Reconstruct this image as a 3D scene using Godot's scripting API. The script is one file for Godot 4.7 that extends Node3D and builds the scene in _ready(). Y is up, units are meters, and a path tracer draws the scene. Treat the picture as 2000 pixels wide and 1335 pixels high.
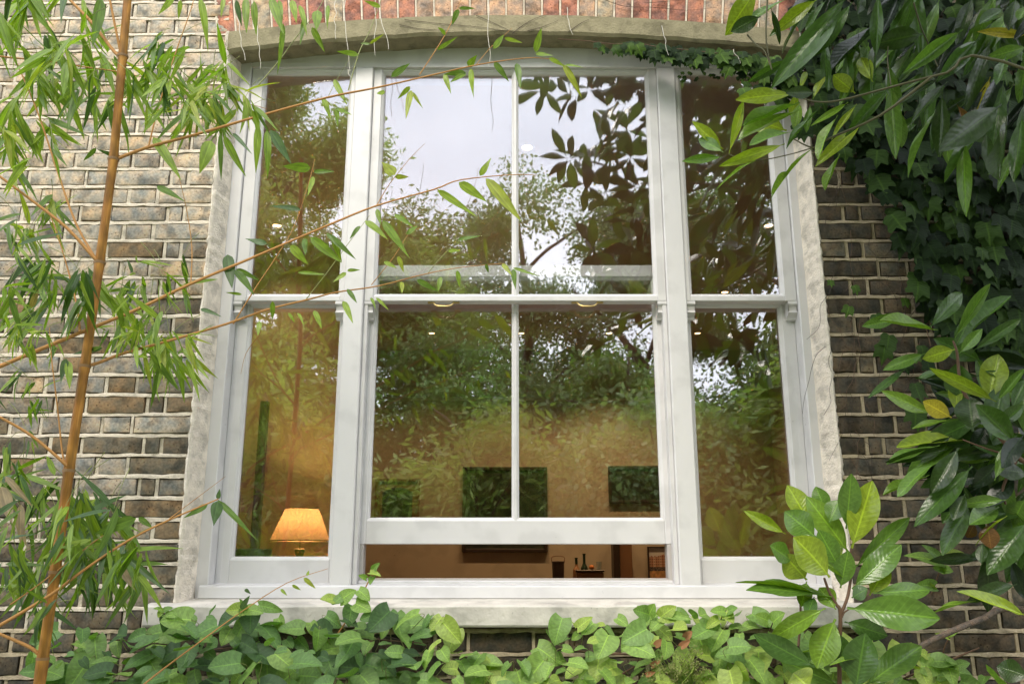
extends Node3D
# A painted sash window in a London stock brick wall, bamboo, magnolia and climbers round it, the garden's trees behind the viewer.

const F := 1680.0                      # focal length for a 2000 pixel wide picture
const PITCH := 14.34
const EYE := Vector3(-0.013, 1.2, 3.16)
const COURSE := 0.0763

var rng := RandomNumberGenerator.new()
var M := {}
var count := {}
var leafmesh := {}


func _ready() -> void:
	rng.seed = 20240
	# ---- camera
	var cam := Camera3D.new()
	cam.name = "camera"
	cam.fov = rad_to_deg(2.0 * atan(667.5 / F))
	cam.near = 0.05
	cam.far = 400.0
	cam.position = EYE
	cam.rotation_degrees = Vector3(PITCH, 0, 0)
	add_child(cam)
	cam.current = true
	# ---- sky: bright even overcast
	var env := Environment.new()
	env.background_mode = Environment.BG_SKY
	var sky := Sky.new()
	var pano := PanoramaSkyMaterial.new()
	pano.panorama = sky_picture()
	pano.energy_multiplier = 1.0
	sky.sky_material = pano
	env.sky = sky
	env.background_energy_multiplier = 1.0
	env.tonemap_mode = Environment.TONE_MAPPER_LINEAR
	env.tonemap_exposure = 3.0
	env.sdfgi_enabled = true
	env.ssao_enabled = true
	env.ssil_enabled = true
	var we := WorldEnvironment.new()
	we.name = "world_environment"
	we.environment = env
	add_child(we)
	# ---- sun behind the cloud, high and to the left of the viewer
	var sun := DirectionalLight3D.new()
	sun.name = "sun"
	sun.light_color = Color(1.0, 0.96, 0.9)
	sun.light_energy = 0.34
	sun.light_angular_distance = 20.0
	sun.shadow_enabled = true
	add_child(sun)
	sun.look_at_from_position(Vector3(-2.6, 7.6, 8.6), Vector3.ZERO, Vector3.UP)

	materials()
	leaf_shapes()
	ground()
	house_wall()
	window()
	room()
	interior_things()
	garden_trees()
	bamboo()
	magnolia()
	front_shrub()
	wall_ivy()
	lintel_ivy()
	hydrangea()
	dry_strands()


# ------------------------------------------------------------------ helpers

func at(u: float, v: float, z: float) -> Vector3:
	# the point at depth z in front of the wall that lies on the sight line of the survey pixel (u, v)
	var dx := (u - 1000.0) / F
	var dy := (667.5 - v) / F
	var c := cos(deg_to_rad(PITCH))
	var s := sin(deg_to_rad(PITCH))
	var d := Vector3(dx, dy * c + s, -(c - dy * s))
	return EYE + d * ((EYE.z - z) / -d.z)


func metres(px: float, p: Vector3) -> float:
	var c := cos(deg_to_rad(PITCH))
	var s := sin(deg_to_rad(PITCH))
	var q := p - EYE
	return px * (s * q.y - c * q.z) / F


func lin(r: float, g: float, b: float, a := 1.0) -> Color:
	var c := Color(r, g, b).linear_to_srgb()
	c.a = a
	return c


func rf(a: float, b: float) -> float:
	return rng.randf_range(a, b)


func numbered(called: String, parent: Node) -> String:
	var key := str(parent.get_instance_id()) + called
	var n: int = count.get(key, 0)
	count[key] = n + 1
	return called if n == 0 else "%s_%03d" % [called, n]


func thing(called: String, label: String, category: String, where := Vector3.ZERO, group := "") -> Node3D:
	var o := Node3D.new()
	o.name = numbered(called, self)
	add_child(o)
	o.position = where
	tag(o, label, category, group, "thing")
	return o


func tag(o: Node, label: String, category: String, group := "", kind := "") -> void:
	if label: o.set_meta("label", label)
	if category: o.set_meta("category", category)
	if group: o.set_meta("group", group)
	if kind: o.set_meta("kind", kind)


func inst(called: String, mesh: Mesh, mat: Material, parent: Node, xf := Transform3D()) -> MeshInstance3D:
	var o := MeshInstance3D.new()
	o.mesh = mesh
	if mat: o.material_override = mat
	o.transform = xf
	o.name = numbered(called, parent)
	parent.add_child(o)
	return o


func obj(called: String, st: SurfaceTool, mat: Material, parent: Node) -> MeshInstance3D:
	return inst(called, st.commit(), mat, parent)


func begin() -> SurfaceTool:
	var st := SurfaceTool.new()
	st.begin(Mesh.PRIMITIVE_TRIANGLES)
	return st


func tri(st: SurfaceTool, a: Vector3, b: Vector3, c: Vector3) -> void:
	# front face seen with a, b, c running clockwise
	var n := (c - a).cross(b - a).normalized()
	for p in [a, b, c]:
		st.set_normal(n)
		st.set_uv(Vector2(p.x + p.z, p.y))
		st.add_vertex(p)


func quad(st: SurfaceTool, a: Vector3, b: Vector3, c: Vector3, d: Vector3) -> void:
	tri(st, a, b, c)
	tri(st, a, c, d)


func box(st: SurfaceTool, lo: Vector3, hi: Vector3, bevel := 0.0) -> void:
	# a box with chamfered edges: six faces, twelve chamfers, eight corners
	var b := minf(bevel, minf(hi.x - lo.x, minf(hi.y - lo.y, hi.z - lo.z)) * 0.45)
	var c := (lo + hi) * 0.5
	var h := (hi - lo) * 0.5
	var put := func(p: Array) -> void:
		var mid := Vector3.ZERO
		for q in p: mid += q
		mid /= p.size()
		var n: Vector3 = (p[2] - p[0]).cross(p[1] - p[0])
		if n.dot(mid) < 0: p.reverse()
		if p.size() == 4: quad(st, c + p[0], c + p[1], c + p[2], c + p[3])
		else: tri(st, c + p[0], c + p[1], c + p[2])
	for ax in 3:
		var u := (ax + 1) % 3
		var v := (ax + 2) % 3
		for s in [-1.0, 1.0]:
			var f := []
			for k in [[-1, -1], [1, -1], [1, 1], [-1, 1]]:
				var p := Vector3.ZERO
				p[ax] = s * h[ax]
				p[u] = k[0] * (h[u] - b)
				p[v] = k[1] * (h[v] - b)
				f.append(p)
			put.call(f)
		if b <= 0: continue
		for s in [[-1, -1], [1, -1], [1, 1], [-1, 1]]:
			var f := []
			for k in [[-1.0, 0], [1.0, 0], [1.0, 1], [-1.0, 1]]:
				var p := Vector3.ZERO
				p[ax] = k[0] * (h[ax] - b)
				p[u] = s[0] * (h[u] - (b if k[1] == 0 else 0.0))
				p[v] = s[1] * (h[v] - (0.0 if k[1] == 0 else b))
				f.append(p)
			put.call(f)
	if b > 0:
		for sx in [-1, 1]:
			for sy in [-1, 1]:
				for sz in [-1, 1]:
					var g := Vector3(sx * h.x, sy * h.y, sz * h.z)
					put.call([g - Vector3(0, sy * b, sz * b), g - Vector3(sx * b, 0, sz * b), g - Vector3(sx * b, sy * b, 0)])


func boxed(lo: Vector3, hi: Vector3, bevel := 0.0) -> ArrayMesh:
	var st := begin()
	box(st, lo, hi, bevel)
	return st.commit()


func tube(st: SurfaceTool, pts: PackedVector3Array, radii: Array, sides := 7, cap := true) -> void:
	# radii: one per point, or [first, last]
	var n := pts.size()
	var up := Vector3(0.31, 0.2, 0.93).normalized()
	var rings := []
	var run := 0.0
	for i in n:
		var t: Vector3 = (pts[mini(i + 1, n - 1)] - pts[maxi(i - 1, 0)]).normalized()
		var a := t.cross(up)
		if a.length() < 0.05: a = t.cross(Vector3.RIGHT)
		a = a.normalized()
		var b := a.cross(t).normalized()
		var r: float = radii[i] if radii.size() == n else lerpf(radii[0], radii[1], float(i) / (n - 1))
		if i > 0: run += pts[i].distance_to(pts[i - 1])
		var ring := []
		for k in sides + 1:
			var w := TAU * k / sides
			var dir := a * cos(w) + b * sin(w)
			ring.append([pts[i] + dir * r, dir, Vector2(float(k) / sides, run * 4.0)])
		rings.append(ring)
	for i in n - 1:
		for k in sides:
			for q in [rings[i][k], rings[i + 1][k + 1], rings[i + 1][k], rings[i][k], rings[i][k + 1], rings[i + 1][k + 1]]:
				st.set_normal(q[1])
				st.set_uv(q[2])
				st.add_vertex(q[0])
	if cap:
		for k in sides:
			tri(st, pts[0], rings[0][k + 1][0], rings[0][k][0])
			tri(st, pts[n - 1], rings[n - 1][k][0], rings[n - 1][k + 1][0])


func smooth(pts: PackedVector3Array, per := 5) -> PackedVector3Array:
	var out := PackedVector3Array()
	var n := pts.size()
	for i in n - 1:
		for k in per:
			out.append(pts[i].cubic_interpolate(pts[i + 1], pts[maxi(i - 1, 0)], pts[mini(i + 2, n - 1)], float(k) / per))
	out.append(pts[n - 1])
	return out


func lathe(st: SurfaceTool, prof: Array, sides := 24, centre := Vector3.ZERO) -> void:
	# prof: [radius, height] from the bottom up, outside seen from outside
	for i in prof.size() - 1:
		var p := Vector2(prof[i][0], prof[i][1])
		var q := Vector2(prof[i + 1][0], prof[i + 1][1])
		var e := (q - p).normalized()
		for k in sides:
			var w0 := TAU * k / sides
			var w1 := TAU * (k + 1) / sides
			var c := [[p, w0], [q, w1], [q, w0], [p, w0], [p, w1], [q, w1]]
			for j in c:
				var d := Vector3(cos(j[1]), 0, sin(j[1]))
				st.set_normal((d * e.y - Vector3.UP * e.x).normalized())
				st.set_uv(Vector2(j[1] / TAU, j[0].y))
				st.add_vertex(centre + d * j[0].x + Vector3.UP * j[0].y)


# ------------------------------------------------------------------ textures and materials

func noise(freq: float, octaves: int, sd: int, kind := FastNoiseLite.TYPE_SIMPLEX_SMOOTH) -> FastNoiseLite:
	var n := FastNoiseLite.new()
	n.noise_type = kind
	n.frequency = freq
	n.fractal_octaves = octaves
	n.seed = sd
	return n


func seamless(freq: float, octaves: int, sd: int, side := 512, kind := FastNoiseLite.TYPE_SIMPLEX_SMOOTH) -> Image:
	return noise(freq, octaves, sd, kind).get_seamless_image(side, side)


func tex(im: Image) -> ImageTexture:
	return ImageTexture.create_from_image(im)


func sky_picture() -> ImageTexture:
	var w := 1024
	var h := 512
	var im := Image.create(w, h, false, Image.FORMAT_RGBF)
	var n := noise(1.3, 5, 7)
	var m := noise(3.1, 4, 11)
	for y in h:
		var el := PI * (0.5 - (y + 0.5) / h)
		for x in w:
			var az := TAU * x / w
			var d := Vector3(cos(el) * cos(az), sin(el) * 1.6, cos(el) * sin(az))
			var k := n.get_noise_3dv(d) + 0.4 * m.get_noise_3dv(d)
			var c := clampf(0.5 + 0.9 * k, 0.0, 1.0)
			var lum := lerpf(0.8, 1.14, c)
			im.set_pixel(x, y, Color(lum * lerpf(0.93, 0.985, c), lum * lerpf(0.975, 1.0, c), lum * lerpf(1.1, 1.06, c)))
	return tex(im)


func std(color: Color, rough := 0.6) -> StandardMaterial3D:
	var m := StandardMaterial3D.new()
	m.albedo_color = color
	m.roughness = rough
	m.metallic_specular = 0.5
	return m


func triplanar(m: StandardMaterial3D, per_metre: float) -> StandardMaterial3D:
	m.uv1_triplanar = true
	m.uv1_world_triplanar = true
	m.uv1_scale = Vector3.ONE * per_metre
	m.uv1_triplanar_sharpness = 4.0
	return m


func bump(m: StandardMaterial3D, t: Texture2D, cm: float) -> void:
	m.heightmap_enabled = true
	m.heightmap_texture = t
	m.heightmap_scale = cm


func materials() -> void:
	# brick face: blotches, pits and soot
	var big := seamless(0.012, 4, 3)
	var fine := seamless(0.07, 4, 5)
	var pits := seamless(0.045, 2, 9, 512, FastNoiseLite.TYPE_CELLULAR)
	var soot := seamless(0.008, 5, 17)
	var bc := Image.create(512, 512, false, Image.FORMAT_RGB8)
	var bh := Image.create(512, 512, false, Image.FORMAT_RGB8)
	var rc := Image.create(512, 512, false, Image.FORMAT_RGB8)
	var rh := Image.create(512, 512, false, Image.FORMAT_RGB8)
	var wc := Image.create(512, 512, false, Image.FORMAT_RGB8)
	for y in 512:
		for x in 512:
			var b := big.get_pixel(x, y).r
			var f := fine.get_pixel(x, y).r
			var p := pits.get_pixel(x, y).r
			var s := soot.get_pixel(x, y).r
			var dark := smoothstep(0.56, 0.78, s) * 0.2
			var pit := smoothstep(0.22, 0.1, p)
			var k := (0.74 + 0.28 * b + 0.24 * (f - 0.5)) * (1.0 - dark) * (1.0 - 0.4 * pit * smoothstep(0.45, 0.6, b))
			var warm := (b - 0.5) * 0.18
			bc.set_pixel(x, y, Color(clampf(k * (1.0 + warm), 0, 1), clampf(k, 0, 1), clampf(k * (1.0 - warm), 0, 1)))
			var hh := clampf(0.45 + 0.35 * (b - 0.5) + 0.5 * (f - 0.5) - 0.5 * pit * smoothstep(0.45, 0.6, b), 0, 1)
			bh.set_pixel(x, y, Color(hh, hh, hh))
			# render and mortar: chalky, with dark specks and streaks
			var speck := smoothstep(0.82, 0.92, f) * 0.25
			var r := (0.84 + 0.16 * b) * (1.0 - 0.13 * smoothstep(0.6, 0.85, s)) * (1.0 - speck)
			rc.set_pixel(x, y, Color(r, r * 0.985, r * 0.96))
			var q := clampf(0.5 + 0.6 * (f - 0.5) + 0.45 * (b - 0.5) - 0.3 * pit, 0, 1)
			rh.set_pixel(x, y, Color(q, q, q))
			# painted timber and stone: nearly even, faint grime, few flakes
			var g := 1.0 - 0.045 * smoothstep(0.45, 0.8, s) - 0.015 * b - 0.25 * smoothstep(0.87, 0.93, f) * smoothstep(0.55, 0.8, s)
			wc.set_pixel(x, y, Color(g, g, g * 0.99))
	var brick_c := tex(bc)
	var brick_h := tex(bh)
	var rend_c := tex(rc)
	var rend_h := tex(rh)
	var white_c := tex(wc)
	var tones := [  # palest tones lifted for the stronger light on the upper left wall
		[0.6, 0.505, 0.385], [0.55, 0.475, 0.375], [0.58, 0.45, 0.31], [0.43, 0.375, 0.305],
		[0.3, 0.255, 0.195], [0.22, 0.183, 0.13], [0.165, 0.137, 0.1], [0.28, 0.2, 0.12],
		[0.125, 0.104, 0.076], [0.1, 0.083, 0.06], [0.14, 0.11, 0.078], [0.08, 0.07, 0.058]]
	M.brick = []
	for t in tones:
		var m := triplanar(std(lin(t[0], t[1], t[2]), 0.95), 2.1)
		m.albedo_texture = brick_c
		m.metallic_specular = 0.25
		bump(m, brick_h, 0.16)
		M.brick.append(m)
	M.red = []
	for t in [[0.55, 0.26, 0.18], [0.54, 0.3, 0.21], [0.58, 0.39, 0.27], [0.48, 0.22, 0.16], [0.55, 0.44, 0.31]]:
		var m := triplanar(std(lin(t[0], t[1], t[2]), 0.95), 2.3)
		m.albedo_texture = brick_c
		m.metallic_specular = 0.25
		bump(m, brick_h, 0.2)
		M.red.append(m)
	var rend := func(r: float, g: float, b: float, cm: float, scale: float) -> StandardMaterial3D:
		var m := triplanar(std(lin(r, g, b), 0.95), scale)
		m.albedo_texture = rend_c
		m.metallic_specular = 0.25
		bump(m, rend_h, cm)
		return m
	M.mortar = rend.call(0.74, 0.67, 0.565, 0.3, 2.7)
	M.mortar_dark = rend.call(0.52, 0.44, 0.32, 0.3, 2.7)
	M.joint = rend.call(0.19, 0.155, 0.115, 0.3, 2.7)  # recess face: soot, with shadow lines of the hollows in its colour
	M.reveal = rend.call(0.86, 0.8, 0.72, 0.4, 2.4)
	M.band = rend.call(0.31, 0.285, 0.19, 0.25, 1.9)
	var paint := func(r: float, g: float, b: float, rough: float) -> StandardMaterial3D:
		var m := triplanar(std(lin(r, g, b), rough), 1.1)
		m.albedo_texture = white_c
		return m
	M.white = paint.call(0.63, 0.615, 0.625, 0.4)
	M.stone = paint.call(0.66, 0.64, 0.6, 0.7)
	M.stone.albedo_texture = rend_c
	bump(M.stone, rend_h, 0.2)
	M.grey_strip = std(lin(0.42, 0.39, 0.36), 0.7)
	M.brass = std(lin(0.62, 0.47, 0.2), 0.32)
	M.brass.metallic = 0.9
	# double glazing with an added faint mirror layer
	M.glass = StandardMaterial3D.new()
	M.glass.albedo_color = Color(1, 1, 1, 0.0)
	M.glass.transparency = BaseMaterial3D.TRANSPARENCY_ALPHA
	M.glass.roughness = 0.0
	M.glass.metallic_specular = 0.7
	var wavy := tex(seamless(0.016, 2, 61, 256))
	bump(M.glass, wavy, 0.005)
	M.glass.uv1_scale = Vector3(1.7, 1.7, 1)
	# a thin metal half-mirror added behind the outer pane to strengthen reflections
	var one := Image.create(4, 4, false, Image.FORMAT_RGB8)
	one.fill(Color.WHITE)
	M.mirror_layer = StandardMaterial3D.new()
	M.mirror_layer.albedo_texture = tex(one)
	M.mirror_layer.albedo_color = Color(0.97, 0.98, 1.0, 0.215)
	M.mirror_layer.transparency = BaseMaterial3D.TRANSPARENCY_ALPHA
	M.mirror_layer.metallic = 1.0
	bump(M.mirror_layer, wavy, 0.005)
	M.mirror_layer.uv1_scale = Vector3(1.7, 1.7, 1)
	M.mirror_layer.roughness = 0.0
	# room
	M.room = triplanar(std(lin(0.48, 0.4, 0.3), 0.9), 0.7)
	M.room.albedo_texture = white_c
	M.ceiling = std(lin(0.6, 0.55, 0.5), 0.9)
	M.floor = std(lin(0.16, 0.09, 0.05), 0.6)
	M.dark_wood = std(lin(0.035, 0.02, 0.013), 0.45)
	M.wood = std(lin(0.2, 0.1, 0.045), 0.5)
	M.bronze = std(lin(0.07, 0.055, 0.035), 0.45)
	M.bronze.metallic = 0.6
	M.tin = std(lin(0.18, 0.22, 0.21), 0.35)
	M.tin.metallic = 0.7
	M.shade = std(lin(0.36, 0.25, 0.16), 0.9)
	M.shade.backlight_enabled = true
	M.shade.backlight = lin(0.115, 0.086, 0.055)
	M.bulb = std(Color(1, 1, 1), 0.4)
	M.bulb.emission_enabled = true
	M.bulb.emission = lin(1.0, 0.66, 0.32)
	M.bulb.emission_energy_multiplier = 6.0
	M.lens = std(Color(1, 1, 1), 0.4)
	M.lens.emission_enabled = true
	M.lens.emission = lin(1.0, 0.64, 0.3)
	M.lens.emission_energy_multiplier = 2.2
	# plants
	M.magnolia = []
	var mv := vein_picture(13, 0.9, 0.06, 21)
	var mh := vein_height(14, 0.9, 22)
	for t in [[0.09, 0.185, 0.04], [0.16, 0.3, 0.05], [0.24, 0.4, 0.05], [0.05, 0.095, 0.024], [0.36, 0.48, 0.045], [0.55, 0.46, 0.05], [0.22, 0.11, 0.04], [0.02, 0.042, 0.016]]:
		var m := std(lin(t[0] * 1.5, t[1] * 1.5, t[2] * 1.5), 0.22)
		m.albedo_texture = mv
		bump(m, mh, 0.09)
		m.backlight_enabled = true
		m.backlight = lin(0.58, 0.7, 0.12)
		M.magnolia.append(m)
	M.hydrangea = []
	var hv := vein_picture(8, 1.6, 0.045, 31)
	var hh2 := vein_height(9, 1.3, 32)
	for t in [[0.25, 0.42, 0.1], [0.34, 0.53, 0.115], [0.19, 0.35, 0.1], [0.46, 0.6, 0.12], [0.09, 0.18, 0.06]]:
		var m := std(lin(t[0] * 1.5, t[1] * 1.5, t[2] * 1.5), 0.5)
		m.albedo_texture = hv
		bump(m, hh2, 0.13)
		m.backlight_enabled = true
		m.backlight = lin(0.55, 0.75, 0.16)
		M.hydrangea.append(m)
	M.ivy = []
	for t in [[0.02, 0.042, 0.013], [0.03, 0.06, 0.018], [0.012, 0.026, 0.01], [0.06, 0.115, 0.025], [0.1, 0.18, 0.035]]:
		var m := std(lin(t[0] * 1.5, t[1] * 1.5, t[2] * 1.5), 0.6)
		m.metallic_specular = 0.28
		m.albedo_texture = hv
		bump(m, hh2, 0.13)
		m.backlight_enabled = true
		m.backlight = lin(0.4, 0.6, 0.12)
		M.ivy.append(m)
	M.bamboo = []
	var bv := stripe_picture(41)
	for t in [[0.19, 0.32, 0.055], [0.29, 0.44, 0.055], [0.4, 0.55, 0.075], [0.1, 0.19, 0.055], [0.5, 0.57, 0.09], [0.16, 0.27, 0.13], [0.45, 0.33, 0.19]]:
		var m := std(lin(t[0], t[1], t[2]), 0.42)
		m.albedo_texture = bv
		m.backlight_enabled = true
		m.backlight = lin(0.75, 0.95, 0.2)
		M.bamboo.append(m)
	M.culm = std(lin(0.46, 0.225, 0.05), 0.5)
	M.culm.metallic_specular = 0.3
	M.culm.albedo_texture = culm_picture()
	M.culm.uv1_scale = Vector3(1, 0.25, 1)
	M.node = std(lin(0.2, 0.115, 0.045), 0.7)
	M.twig = std(lin(0.42, 0.215, 0.07), 0.6)
	M.twig.metallic_specular = 0.3
	M.twig_green = std(lin(0.22, 0.24, 0.07), 0.5)
	M.stem_brown = std(lin(0.12, 0.065, 0.035), 0.7)
	M.stem_green = std(lin(0.09, 0.085, 0.035), 0.6)
	M.stem_dark = std(lin(0.045, 0.03, 0.02), 0.8)
	M.bark = triplanar(std(lin(0.2, 0.15, 0.115), 0.9), 5.0)
	M.bark.albedo_texture = brick_c
	bump(M.bark, brick_h, 0.4)
	M.straw = std(lin(0.6, 0.56, 0.48), 0.8)
	M.dead_leaf = std(lin(0.3, 0.14, 0.06), 0.8)
	M.bounce_paving = triplanar(std(lin(0.46, 0.46, 0.36), 0.9), 1.3)  # surface of the added slabs, pale so that they throw light up
	M.bounce_paving.albedo_texture = rend_c
	M.lawn = triplanar(std(lin(0.16, 0.22, 0.06), 0.95), 0.8)
	M.lawn.albedo_texture = brick_c
	M.soil = triplanar(std(lin(0.07, 0.05, 0.035), 0.95), 1.5)
	M.soil.albedo_texture = brick_c


func vein_picture(pairs: int, slant: float, width: float, sd: int) -> ImageTexture:
	# along x from stalk to tip, midrib at y = 0.5, side veins leaving it forwards
	var w := 256
	var h := 128
	var n := noise(0.03, 3, sd)
	var im := Image.create(w, h, false, Image.FORMAT_RGB8)
	for y in h:
		for x in w:
			var s := absf(float(y) / h - 0.5) * 2.0
			var t := float(x) / w
			var ph := (t - s * 0.16 * slant) * pairs
			var side := smoothstep(0.16, 0.0, absf(ph - roundf(ph))) * (1.0 - s * 0.7)
			var mid := smoothstep(width * 1.6, width * 0.4, s)
			var k := 0.72 + 0.09 * n.get_noise_2d(x, y) + 0.09 * side + 0.03 * (1.0 - s)
			var c := Color(k, k, k).lerp(Color(1.0, 1.0, 0.86), 0.75 * mid)
			im.set_pixel(x, y, c)
	return tex(im)


func vein_height(pairs: int, slant: float, sd: int) -> ImageTexture:
	var w := 256
	var h := 128
	var n := noise(0.05, 2, sd)
	var im := Image.create(w, h, false, Image.FORMAT_RGB8)
	for y in h:
		for x in w:
			var s := absf(float(y) / h - 0.5) * 2.0
			var t := float(x) / w
			var ph := (t - s * 0.16 * slant) * pairs
			var k := 0.55 + 0.3 * cos(TAU * ph) * -0.5 * (1.0 - 0.5 * s) + 0.12 * n.get_noise_2d(x, y) - 0.3 * smoothstep(0.07, 0.0, s)
			im.set_pixel(x, y, Color(k, k, k))
	return tex(im)


func stripe_picture(sd: int) -> ImageTexture:
	var n := noise(0.5, 2, sd)
	var b := noise(0.02, 3, sd + 1)
	var im := Image.create(128, 64, false, Image.FORMAT_RGB8)
	for y in 64:
		for x in 128:
			var s := absf(y / 64.0 - 0.5) * 2.0
			var k := 0.87 + 0.09 * n.get_noise_2d(x * 0.04, y) + 0.14 * b.get_noise_2d(x, y * 2.0)
			k += 0.13 * smoothstep(0.12, 0.0, s)
			im.set_pixel(x, y, Color(k, k, k * 0.95))
	return tex(im)


func culm_picture() -> ImageTexture:
	var n := noise(0.4, 3, 51)
	var b := noise(0.015, 3, 52)
	var im := Image.create(128, 512, false, Image.FORMAT_RGB8)
	for y in 512:
		for x in 128:
			var k := 0.82 + 0.12 * n.get_noise_2d(x, y * 0.03) + 0.34 * b.get_noise_2d(x, y)
			im.set_pixel(x, y, Color(k, k * (0.98 + 0.04 * b.get_noise_2d(x + 300, y)), k * 0.95))
	return tex(im)


# ------------------------------------------------------------------ ground, wall

func ground() -> void:
	var st := begin()
	quad(st, Vector3(-80, 0, -60), Vector3(80, 0, -60), Vector3(80, 0, 90), Vector3(-80, 0, 90))
	var g := obj("ground", st, M.lawn, self)
	tag(g, "green lawn of the garden in front of the house", "lawn", "", "structure")
	# pale open-jointed stone slabs, added out of view to bounce light upward
	var added_terrace := Node3D.new()
	added_terrace.name = "added_terrace"
	add_child(added_terrace)
	tag(added_terrace, "unseen pale stone slabs added before the planting bed to bounce light up", "added_terrace", "", "structure")
	for i in 14:
		for j in 8:
			inst("bounce_slab", boxed(Vector3(0.006, -0.04, 0.006), Vector3(0.744, 0.02, 0.594), 0.006), M.bounce_paving, added_terrace, Transform3D(Basis(), Vector3(-5.25 + i * 0.75, 0.0, 1.21 + j * 0.6)))
	var s2 := begin()
	quad(s2, Vector3(-6, 0.005, 0.0), Vector3(6, 0.005, 0.0), Vector3(6, 0.005, 1.2), Vector3(-6, 0.005, 1.2))
	var b := obj("planting_bed", s2, M.soil, self)
	tag(b, "bare soil bed along the foot of the brick wall", "flower bed", "", "structure")


func arch(x: float, mid: float, fall: float) -> float:
	return mid - fall * (x * x) / (1.13 * 1.13)


func brick_shape(l: float, h: float, sd: int) -> ArrayMesh:
	# a worn brick: gridded face with rounded arrises and a few chipped corners; centred, face at z = 0
	var r := RandomNumberGenerator.new()
	r.seed = sd
	var xs := [0.0, 0.005]
	var inner := maxi(2, int(l / 0.05))
	for i in range(1, inner): xs.append(lerpf(0.005, l - 0.005, float(i) / inner))
	xs.append_array([l - 0.005, l])
	var ys := [0.0, 0.005, h * 0.5, h - 0.005, h]
	var nx := xs.size() - 1
	var ny := ys.size() - 1
	var n := noise(9.0, 3, sd)
	var g := []
	for j in ny + 1:
		var row := []
		for i in nx + 1:
			var fx: float = xs[i] / l
			var fy: float = ys[j] / h
			var ex := minf(fx, 1 - fx) * l
			var ey := minf(fy, 1 - fy) * h
			var x := (fx - 0.5) * l
			var y := (fy - 0.5) * h
			var e := minf(ex, ey)
			var z := n.get_noise_2d(x * 3.0, y * 3.0) * 0.0022
			if e < 0.001:
				z -= 0.0012 + r.randf() * 0.002
				if ex < 0.001: x -= signf(x) * r.randf() * 0.0035
				if ey < 0.001: y -= signf(y) * (r.randf() * 0.0022 + 0.0015 * n.get_noise_1d(x * 4.0))
			elif e < 0.0071:
				z -= 0.0006 + r.randf() * 0.0012
			row.append(Vector3(x, y, z))
		g.append(row)
	var st := begin()
	st.set_smooth_group(0)
	var add := func(a: Vector3, b: Vector3, c: Vector3) -> void:
		for p in [a, b, c]:
			st.set_uv(Vector2(p.x, p.y))
			st.add_vertex(p)
	for j in ny:
		for i in nx:
			var a: Vector3 = g[j][i]
			var b: Vector3 = g[j + 1][i]
			var c: Vector3 = g[j + 1][i + 1]
			var d: Vector3 = g[j][i + 1]
			add.call(a, b, c)
			add.call(a, c, d)
	var rim := []
	for i in nx: rim.append(g[0][i])
	for j in ny: rim.append(g[j][nx])
	for i in nx: rim.append(g[ny][nx - i])
	for j in ny: rim.append(g[ny - j][0])
	st.set_smooth_group(1)
	for k in rim.size():
		var a: Vector3 = rim[k]
		var b: Vector3 = rim[(k + 1) % rim.size()]
		var back := Vector3(0, 0, -0.03)
		add.call(a, b, b + back)
		add.call(a, b + back, a + back)
	st.generate_normals()
	return st.commit()


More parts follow.
